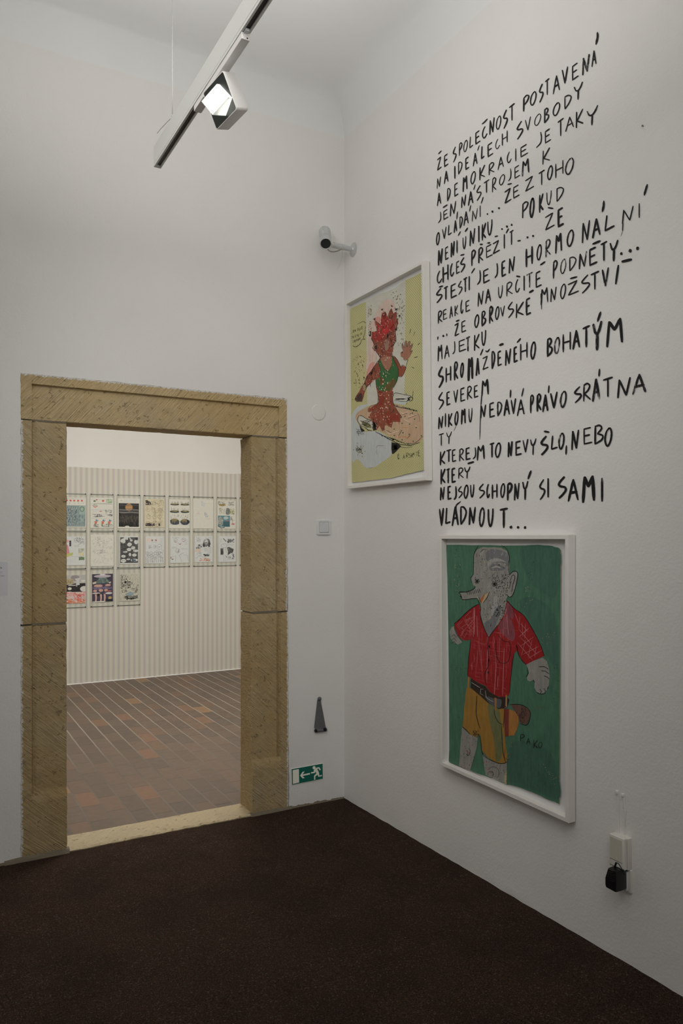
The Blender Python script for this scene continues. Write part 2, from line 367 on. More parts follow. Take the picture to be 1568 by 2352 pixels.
class Art:
    """flat painted picture: outlines and brush strokes given in photograph pixels, laid in thin coats on one plane"""
    def __init__(s, axis, val, step=-4e-5, base=0.0): s.mb = MB(); s.ax = axis; s.val = val; s.k = base; s.step = step; s.last = None
    def P(s, p):
        q = hit(p[0], p[1], s.ax, s.val); q[s.ax] += s.k; return q
    def up(s): s.k += s.step
    flat = ()
    def poly(s, pts, m, smooth=0):
        s.last = None
        if smooth: pts = catmull(pts, smooth, True)[:-1]
        s.up(); k = len(pts); vs = [s.P(p) for p in pts]
        bm = bmesh.new(); f = bm.faces.new([bm.verts.new(v) for v in vs])
        f.normal_update(); bmesh.ops.triangulate(bm, faces=[f], ngon_method='EAR_CLIP'); s.mb.frombm(bm, m)
    def stroke(s, pts, w_, m, taper=0.35, curve=False, jit=0.0, up=True):
        if curve: pts = catmull(pts, 6)
        pts = [np.array(p, float) for p in pts]; ok = [pts[0]]
        for p in pts[1:]:
            if np.hypot(*(p - ok[-1])) > 0.05: ok.append(p)
        pts = ok; n = len(pts)
        if n < 2: return
        if up and not (m is s.last and m in s.flat): s.up()
        s.last = m
        if n == 2 and np.hypot(*(pts[1] - pts[0])) > w_:
            pts = [pts[0] + (pts[1] - pts[0]) * t for t in (0, 0.2, 0.5, 0.8, 1)]; n = 5
        L = []; R = []
        for i, p in enumerate(pts):
            t = pts[min(i + 1, n - 1)] - pts[max(i - 1, 0)]; t = t / (np.hypot(*t) + 1e-9); nn = np.array([-t[1], t[0]])
            u = i / (n - 1); e = min(u, 1 - u); ww = w_ / 2 * (1 - taper * max(0, 1 - e * 5)) * (1 + random.uniform(-jit, jit))
            if i == 0: L.append(p - t * ww * 0.7); R.append(p - t * ww * 0.7)
            L.append(p + nn * ww); R.append(p - nn * ww)
            if i == n - 1: L.append(p + t * ww * 0.7); R.append(p + t * ww * 0.7)
        vs = [s.P(p) for p in L] + [s.P(p) for p in R]; k = len(L)
        fs = [[0, 1, k + 1]] + [[i, i + 1, k + i + 1, k + i] for i in range(1, k - 2)] + [[k - 2, k - 1, k + k - 2]]
        s.mb.add(vs, fs, m)
    def dot(s, c, rx, ry, m, n=8, up=True, jit=0.15):
        if up and m is not s.last: s.up()
        s.last = m
        vs = [s.P((c[0] + rx * math.cos(2 * math.pi * i / n) * random.uniform(1 - jit, 1 + jit), c[1] + ry * math.sin(2 * math.pi * i / n) * random.uniform(1 - jit, 1 + jit))) for i in range(n)]
        s.mb.add(vs, [list(range(n))], m)
    def sheet(s, pts, m, thick, edge=None):
        vs = [s.P(p) for p in pts]; off = np.zeros(3); off[s.ax] = thick if s.step < 0 else -thick
        s.mb.prism([v + off for v in vs], -off, m, edge or m)
def xf(ox, oy, sc): return lambda x, y: (ox + x / sc, oy + y / sc)
def xfl(f, flat): return [f(flat[i], flat[i + 1]) for i in range(0, len(flat), 2)]
def inside(p, poly):
    x, y = p; r = False; j = len(poly) - 1
    for i in range(len(poly)):
        xi, yi = poly[i]; xj, yj = poly[j]
        if (yi > y) != (yj > y) and x < (xj - xi) * (y - yi) / (yj - yi + 1e-12) + xi: r = not r
        j = i
    return r
def scatter(poly, n, rnd):
    xs = [p[0] for p in poly]; ys = [p[1] for p in poly]; out = []; g = 0
    while len(out) < n and g < n * 60:
        g += 1; p = (rnd.uniform(min(xs), max(xs)), rnd.uniform(min(ys), max(ys)))
        if inside(p, poly): out.append(p)
    return out

# ------------------------------------------------------------------ the rooms
ZC = 3.938; XL = -4.6; YF = -6.2; CR = 0.17          # ceiling height, left wall, wall behind the camera, cove radius
def nz(x, y, z, a): return noise.noise(Vector((x, y, z))) * a
def floor_z(x, y): return 0.031 * min(1.0, max(0.0, -y / 2.0)) + nz(x * 2.3, y * 2.3, 5, 0.0015)
mb = MB(); mb.grid(lambda u, v: (XL + u * (0.10 - XL), YF + v * (0.05 - YF), floor_z(XL + u * (0.10 - XL), YF + v * (0.05 - YF))), 60, 70)
struct('floor', mb, M['carpet'], label='dark brown flecked carpet', smooth=True)

# right wall: gently uneven plaster, worn foot
def rwall(u, v):
    y = 0.0 + u * YF; z = v * (ZC - CR); z = z * z / (ZC - CR) * 0.35 + z * 0.65
    x = nz(y * 1.2, z * 1.2, 2, 0.0018) * min(1, (1 - v) * 4) * min(1, u * 12)
    x += nz(y * 14, z * 14, 9, 0.006) * max(0, 1 - z / 0.13)
    return (x if u > 0 else 0, y, z)
mb = MB(); mb.grid(rwall, 150, 90)
struct('wall_right', mb, M['wall'], smooth=True)
# back wall with a ragged opening round the stone door surround
XD0, XD1, ZD = -1.709, -0.352, 2.249
rng = random.Random(3)
def ragged(a, b, n, amp):
    out = []
    for i in range(n + 1):
        t = i / n; out.append((a[0] + (b[0] - a[0]) * t + rng.uniform(-1, 1) * amp, a[1] + (b[1] - a[1]) * t + rng.uniform(-1, 1) * amp))
    return out
mb = MB(); zt = ZC - CR; yw = 0.0
outl = [(XL, -0.05), (XD0 - 0.01, -0.05)] + ragged((XD0, 0.0), (XD0, ZD), 120, 0.0022) + ragged((XD0, ZD), (XD1 - 0.010, ZD), 80, 0.002) + ragged((XD1 - 0.010, ZD), (XD1 + 0.006, 0.0), 120, 0.0022) + [(XD1 + 0.006, -0.05), (0, -0.05), (0, zt), (XL, zt)]
mb.prism([(x, 0.06, z) for x, z in outl], (0, yw - 0.06, 0), M['wall'])
mb.box((XL, 0.0601, -0.05), (XD0 - 0.03, 0.52, zt), M['wall_far']); mb.box((XD1 + 0.03, 0.0601, -0.05), (0.0, 0.52, zt), M['wall_far'])
mb.box((XD0 - 0.03, 0.0601, ZD + 0.03), (XD1 + 0.03, 0.52, zt), M['wall_far']); mb.box((0.0, 0.0, -0.05), (3.6, 0.52, zt), M['wall_far'])
struct('wall_back', mb)
mb = MB(); mb.box((XL - 0.1, YF, -0.05), (XL, 0.02, ZC), M['wall']); struct('wall_left', mb)
mb = MB(); mb.box((XL, YF - 0.1, -0.05), (0.1, YF, ZC), M['wall']); struct('wall_front', mb)
# coved ceiling
mb = MB(); loops = []
for k in range(9):
    th = math.pi / 2 * k / 8; ins = CR * (1 - math.cos(th)); z = ZC - CR + CR * math.sin(th)
    loops.append([(XL + ins, YF + ins, z), (-ins, YF + ins, z), (-ins, -ins, z), (XL + ins, -ins, z)])
vs = [p for l in loops for p in l]
fs = [[4 * k + i, 4 * k + (i + 1) % 4, 4 * k + 4 + (i + 1) % 4, 4 * k + 4 + i] for k in range(8) for i in range(4)] + [[32, 33, 34, 35]]
mb.add(vs, fs, M['ceil']); struct('ceiling', mb, smooth=True, recalc=False)

# ---------------- sandstone door surround
XI0, XI1, ZI = -1.506, -0.5645, 2.037; YB = 0.165; YS = -0.0015; YR = 0.011
ZP_L = float(hb(157, 1822)[2]); ZP_R = float(hb(581, 1757)[2]); ZJ = float(hb(100, 1434)[2])
door = bpy.data.objects.new('door_1', None); C_.objects.link(door); door.location = ((XI0 + XI1) / 2, 0.0, 0.0)
door['kind'] = 'structure'; door['label'] = 'tool-marked sandstone door surround'
def jamb(name, outer, inner, z0, z1, plinth, seed, m, bottom=False):
    sg = 1 if inner > outer else -1; st = 0.046
    full = [(outer - sg * 0.012, 0.05, 1), (outer, YS, 1), (outer + sg * 0.014, YS, 0.62), (outer + sg * st * 0.95, YS, 0.1), (outer + sg * (st + 0.012), YS, 0), (outer + sg * 0.10, YS, 0), ((outer + inner) / 2, YS, 0), (inner - sg * 0.03, YS, 0), (inner - sg * 0.002, YS, 0), (inner, YS + 0.003, 0), (inner, 0.05, 0), (inner, 0.11, 0), (inner, YB, 0)]
    rec = [(outer - sg * 0.012, 0.05, 1), (outer, YS, 1), (outer + sg * 0.014, YS, 0.62), (outer + sg * st, YS, 0.1), (outer + sg * (st + 0.007), YR + 0.004, 0), (outer + sg * (st + 0.022), YR - 0.003, 0), (outer + sg * (st + 0.03), YR, 0), (inner - sg * 0.05, YR, 0), (inner - sg * 0.003, YR, 0), (inner, YR + 0.003, 0), (inner, 0.05, 0), (inner, 0.11, 0), (inner, YB, 0)]
    zs = []; n = max(8, int((z1 - z0) / 0.022))
    for i in range(n + 1):
        z = z0 + (z1 - z0) * i / n
        if plinth and abs(z - plinth) < 0.02: continue
        zs.append((z, 0.0 if plinth and z < plinth else 1.0))
    if plinth: zs += [(plinth, 0.0), (plinth + 0.022, 1.0)]
    zs.sort(); mb = MB(); att = []; vs = []
    for z, t in zs:
        for i, (a, b) in enumerate(zip(full, rec)):
            x = a[0] + (b[0] - a[0]) * t; y = a[1] + (b[1] - a[1]) * t
            if z in (zs[0][0], zs[-1][0]) and i > 0: y += 0.003
            if i in (8, 9): x += nz(z * 26, seed, i, 0.0028) + min(0, nz(z * 7, seed, 3, 0.008) + 0.003) * sg; y += nz(z * 30, seed + 4, i, 0.0015)
            elif i in (10, 11, 12): x += nz(z * 17, seed + 2, i * 0.6, 0.0028)
            elif i in (1,): x += nz(z * 22, seed + 7, 0, 0.003)
            else: y += nz(z * 13, x * 20, seed, 0.0022)
            vs.append((x, y, z)); att.append(a[2])
    k = len(full); nr = len(zs)
    fs = [[r * k + i, r * k + i + 1, (r + 1) * k + i + 1, (r + 1) * k + i] for r in range(nr - 1) for i in range(k - 1)] + [list(range(k)), [(nr - 1) * k + i for i in range(k)]]
    mb.add(vs, fs, m); mb.attr['paint'] = att
    return part(name, mb, door, smooth=True)
ZL = float(hb(100, 965.5)[2])                       # joint under the lintel
jamb('jamb_block', XD0, XI0, 0.008, ZJ - 0.004, ZP_L, 1.0, M['stone_j']); jamb('jamb_block', XD0, XI0, ZJ + 0.004, ZL - 0.004, None, 2.0, M['stone_j'])
jamb('jamb_block', XD1, XI1, 0.008, ZJ - 0.006, ZP_R, 3.0, M['stone_j']); jamb('jamb_block', XD1 - 0.006, XI1, ZJ + 0.002, ZL - 0.006, None, 4.0, M['stone_j'])
mb = MB(); att = []; vs = []; NX = 84                # lintel: sunk panel, raised rim on three sides
prof = [(ZD + 0.012, 0.05, 1), (ZD, YS, 1), (ZD - 0.014, YS, 0.6), (ZD - 0.046, YS, 0.05), (ZD - 0.050, YR + 0.006, 0), (ZD - 0.064, YR + 0.003, 0), (ZD - 0.10, YR, 0), ((ZD + ZI) / 2, YR, 0), (ZI + 0.04, YR, 0), (ZI + 0.003, YR, 0), (ZI, YR + 0.003, 0), (ZI, 0.06, 0), (ZI, 0.12, 0), (ZI, YB, 0)]
xs = [XD0 - 0.012] + [XD0 + (XD1 - 0.008 - XD0) * i / NX for i in range(NX + 1)] + [XD1 + 0.004]
xs = sorted(xs + [XD0 + 0.0465, XD0 + 0.053, XD1 - 0.0545, XD1 - 0.061])
for x in xs:
    rim = x < XD0 + 0.047 or x > XD1 - 0.055
    for i, (z, y, p) in enumerate(prof):
        yy = YS if (rim and 1 < i < 11) else y
        zz = z + (nz(x * 25, i, 3, 0.0028) if i in (1, 9, 10, 13) else 0); yy += nz(x * 12, z * 25, 5, 0.002)
        if x < XD0 or x > XD1 - 0.005: yy = 0.05
        if rim and i >= 9: zz = min(zz, ZL + 0.004) if i in (9, 10) and not (XI0 < x < XI1) else zz
        vs.append((x, yy, max(zz, ZI) if i > 8 else zz)); att.append(max(p, 0.9 if x > XD1 - 0.022 else (0.55 if x < XD0 + 0.01 else 0)))
k = len(prof); nr = len(xs)
fs = [[r * k + i, r * k + i + 1, (r + 1) * k + i + 1, (r + 1) * k + i] for r in range(nr - 1) for i in range(k - 1)]
mb.add(vs, fs, M['stone_l']); mb.attr['paint'] = att; part('lintel', mb, door, smooth=True)
mb = MB()                                            # mortar in the joints and along the foot
for z in (ZJ, ZL):
    mb.box((XD0 + 0.004, 0.0115, z - 0.0055), (XI0 - 0.004, 0.15, z + 0.0055)); mb.box((XI1 + 0.004, 0.0115, z - 0.0055), (XD1 - 0.006, 0.15, z + 0.0055))
def foot(x0, x1, h, d):
    n = int((x1 - x0) / 0.012)
    mb.grid(lambda u, v: (x0 + u * (x1 - x0), [0.02, -0.002, -d, -d - 0.006][int(round(v * 3))] + nz((x0 + u * (x1 - x0)) * 30, v * 4, 1, 0.004),
                          [h, h, h * 0.55, -0.01][int(round(v * 3))] + nz((x0 + u * (x1 - x0)) * 22, v * 5, 8, 0.006)), n, 3)
foot(XD0 - 0.07, XI0 + 0.01, 0.020, 0.010); foot(XI1 - 0.01, XD1 + 0.02, 0.016, 0.008)
part('mortar', mb, door, M['mortar'], smooth=True)
mb = MB()                                            # worn sill
def sill(u, v):
    x = XI0 - 0.002 + u * (XI1 - XI0 + 0.004); k_ = int(round(v * 5)); fr = -0.003 + nz(x * 9, 1, 1, 0.006) + min(0.0, nz(x * 21, 4, 4, 0.012)) * -0.8
    y = [0.172, 0.165, 0.08, fr + 0.010, fr, fr + 0.008][k_]; z = [-0.03, 0.0165, 0.0145, 0.0125, 0.005, -0.035][k_]
    return (x, y + nz(x * 20, k_, 2, 0.0015), z + (nz(x * 15, y * 15, 3, 0.0016)))
mb.grid(sill, 90, 5, M['stone_s']); part('sill', mb, door, smooth=True)
# dirt-grey skirting crack between carpet and plaster
mb = MB()
def crack(x0, x1, y0, y1, sd):
    n = 60
    mb.grid(lambda u, v: (x0 + u * (x1 - x0) + (nz(u * 40, sd, v, 0.003) - (0.004 if v > 0.5 else 0) if x0 == x1 else 0), y0 + u * (y1 - y0) + (nz(u * 40, sd, v, 0.003) - (0.007 if v > 0.5 else 0) if y0 == y1 else 0),
                          (0.010 + nz(u * 9, sd, 3, 0.008) + nz(u * 37, sd, 5, 0.004) if v < 0.5 else -0.004) + floor_z(x0 + u * (x1 - x0), y0 + u * (y1 - y0))), n, 1)
crack(XD1 + 0.01, -0.002, -0.001, -0.001, 1.0); crack(XL, XD0 - 0.03, -0.001, -0.001, 2.0)
o = part('trim_1', mb, None, M['mortar'], smooth=True); o['kind'] = 'structure'; o['label'] = 'crumbling grey mortar line at the foot of the plaster'

# ---------------- gallery beyond the door
YG = 4.2
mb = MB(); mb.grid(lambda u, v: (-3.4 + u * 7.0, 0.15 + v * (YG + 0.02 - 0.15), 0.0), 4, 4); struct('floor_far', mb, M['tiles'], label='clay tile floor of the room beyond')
mb = MB(); mb.box((-3.4, YG, -0.05), (3.6, YG + 0.1, 3.6), M['wall_far']); wf = struct('wall_far', mb)
WP = float(hb(330, 1079.5, YG)[2]); u1 = float(hb(207, 1220, YG)[0]); u2 = float(hb(268.4, 1220, YG)[0])
M['wallpaper'] = wallpaper((u2 - u1) / 5.0, float(hb(145 / 6.19 + 140 - 17.5 / 6.19 - 2.6, 1200, YG)[0]))
mb = MB(); n = 120
pl = [(-3.4, 0.0), (3.6, 0.0)] + [(3.6 - 7.0 * i / n, WP + nz(i * 0.4, 2, 2, 0.006)) for i in range(n + 1)]
mb.prism([(x, YG + 0.001, z) for x, z in pl], (0, -0.003, 0), M['wallpaper']); part('wallpaper', mb, wf, label='grey and cream striped wallpaper')
mb = MB(); mb.grid(lambda u, v: (-3.4 + u * 7.0, YG - 0.003 - 0.012 * v, 0.006 * (1 - v) + nz(u * 160, v, 6, 0.006) * (1 - v)), 260, 1)
part('plaster_edge', mb, wf, M['wall_far'])
mb = MB(); mb.box((-3.5, 0.5, -0.05), (-3.4, YG + 0.1, 3.6), M['wall_far']); struct('wall_far_left', mb)
mb = MB(); mb.box((3.6, 0.0, -0.05), (3.7, YG + 0.1, 3.6), M['wall_far']); struct('wall_far_right', mb)
mb = MB(); mb.box((-3.5, 0.5, 3.6), (3.7, YG + 0.1, 3.7), M['wall_far']); struct('ceiling_far', mb)

# ------------------------------------------------------------------ hand-painted writing on the right wall
GL = {  # strokes in a unit cell: (curved?, points)
 'A': [(0, [(0, 0), (.52, 1)]), (0, [(.52, 1), (1, .04)]), (0, [(.2, .38), (.9, .42)])],
 'B': [(0, [(.1, 1), (.06, 0)]), (1, [(.1, .97), (.6, 1), (.85, .82), (.35, .56)]), (1, [(.35, .56), (.98, .42), (.85, .2), (.1, .02)])],
 'C': [(1, [(.55, 1), (.15, .72), (.02, .35), (.25, .03), (.6, .03), (1, .24)])],
 'D': [(0, [(.1, 1), (.1, 0)]), (1, [(.1, 1), (.6, .97), (1, .72), (.75, .35), (.15, .01)])],
 'E': [(0, [(.06, .97), (.08, 0)]), (0, [(.06, .95), (.82, 1)]), (0, [(.1, .52), (.74, .56)]), (0, [(.08, .03), (1, .08)])],
 'H': [(0, [(.05, .97), (.05, 0)]), (0, [(.97, 1), (.97, .06)]), (0, [(.05, .5), (.97, .52)])],
 'I': [(0, [(.5, 1), (.5, 0)])], '/': [(0, [(1, 1), (0, 0)])], '\\': [(0, [(0, 1), (1, 0)])], '-': [(0, [(0, .5), (1, .5)])],
 'J': [(1, [(.85, 1), (1, .6), (.85, .2), (.05, 0)])],
 'K': [(0, [(.1, 1), (.06, 0)]), (0, [(.98, 1), (.14, .40)]), (0, [(.14, .42), (1, .07)])],
 'L': [(0, [(.22, 1), (.03, .06)]), (0, [(.03, .05), (1, .14)])],
 'M': [(0, [(0, 0), (.14, .97)]), (0, [(.14, .97), (.5, .6)]), (0, [(.5, .6), (.88, 1)]), (0, [(.88, 1), (1, .05)])],
 'N': [(0, [(0, 0), (.12, .97)]), (0, [(.12, .97), (.68, .06)]), (0, [(.68, .06), (1, 1)])],
 'O': [(1, [(.6, 1), (.22, .78), (.03, .38), (.2, .05), (.5, .0), (.86, .3), (.98, .7), (.78, .97), (.5, .93)])],
 'P': [(0, [(.12, .95), (.07, 0)]), (1, [(.1, .93), (.6, 1), (1, .85), (.7, .58), (.15, .42)])],
 'R': [(0, [(.12, .95), (.07, 0)]), (1, [(.1, .93), (.55, 1), (.9, .84), (.65, .6), (.15, .43)]), (0, [(.15, .44), (1, .05)])],
 'S': [(1, [(.78, 1), (.3, .82), (.05, .66), (.3, .56), (.85, .5), (.97, .36), (.6, .17), (.1, 0)])],
 'T': [(0, [(0, .93), (1, 1)]), (0, [(.5, .95), (.5, 0)])],
 'U': [(1, [(0, .97), (.05, .4), (.35, .02), (.7, .15), (.95, .6), (1, 1)])],
 'V': [(0, [(0, .97), (.5, 0)]), (0, [(.5, 0), (1, 1)])],
 'Y': [(1, [(0, .97), (.22, .66), (.5, .6), (.78, .75), (1, 1)]), (0, [(.5, .62), (.45, 0)])],
 'Z': [(0, [(0, .88), (.85, .98)]), (0, [(.85, .98), (.03, .04)]), (0, [(.03, .04), (1, .12)])],
}
def letters(art, f, seq, wt, ink_m, dry_m, slope=True):
    """seq: 'X x0 y0 x1 y1' boxes in the measured close-up's own pixels; lower-case d: dry brush, t: accent stroke, o: dot, p: free line"""
    for it in seq:
        t = it.split(); c = t[0]; v = [float(q) for q in t[1:]]; dry = c.endswith('d') and len(c) > 1; c = c[0]
        if c == 'o':
            p = f(v[0], v[1]); q = f(v[0] + v[2], v[1] + v[2]); r = q[0] - p[0]; art.dot(p, r, r * 1.08, ink_m, 9); continue
        if c in 'tp':
            pts = xfl(f, v[1:]); q = f(v[0], 0)[0] - f(0, 0)[0]; art.stroke(pts, q, ink_m, 0.6 if c == 't' else 0.3, len(pts) > 2, 0.08); continue
        (x0, y0), (x1, y1) = f(v[0], v[1]), f(v[2], v[3])
        sl = max(0.0, -(((y0 + y1) / 2 - HOR) / ((x0 + x1) / 2 + 190))) * 0.85 if slope else 0.0
        H = y1 - y0; W = x1 - x0; wd = wt * (H - sl * W) * random.uniform(0.88, 1.12); W = max(W - wd, 0.01); x0 += wd / 2; H -= wd * 0.8; y0 += wd * 0.4
        h = H - sl * W
        for cv, pts in GL[c]:
            pp = [(x0 + u * W, y0 + (1 - u) * sl * W + (1 - vv) * h) for u, vv in pts]
            art.stroke(pp, wd * random.uniform(0.88, 1.1), dry_m if dry else ink_m, random.uniform(0.1, 0.5), cv, 0.07)
S8 = 7.84
fA = xf(1000, 220, S8); fB = xf(1190, 60, S8); fC = xf(1190, 220, S8); fD = xf(1000, 400, S8); fE = xf(1190, 400, S8); fF = xf(1320, 420, 8.711)
fG = xf(1000, 580, S8); fH = xf(1190, 560, S8); fI = xf(1320, 560, 8.711); fJ = xf(1000, 740, S8); fK = xf(1190, 720, 6.272); fL = xf(1000, 900, S8)
fM = xf(1190, 850, 10.453); fN = xf(1310, 840, 8.253); fO = xf(1190, 970, 6.817); fQ = xf(1000, 1060, 7.127)
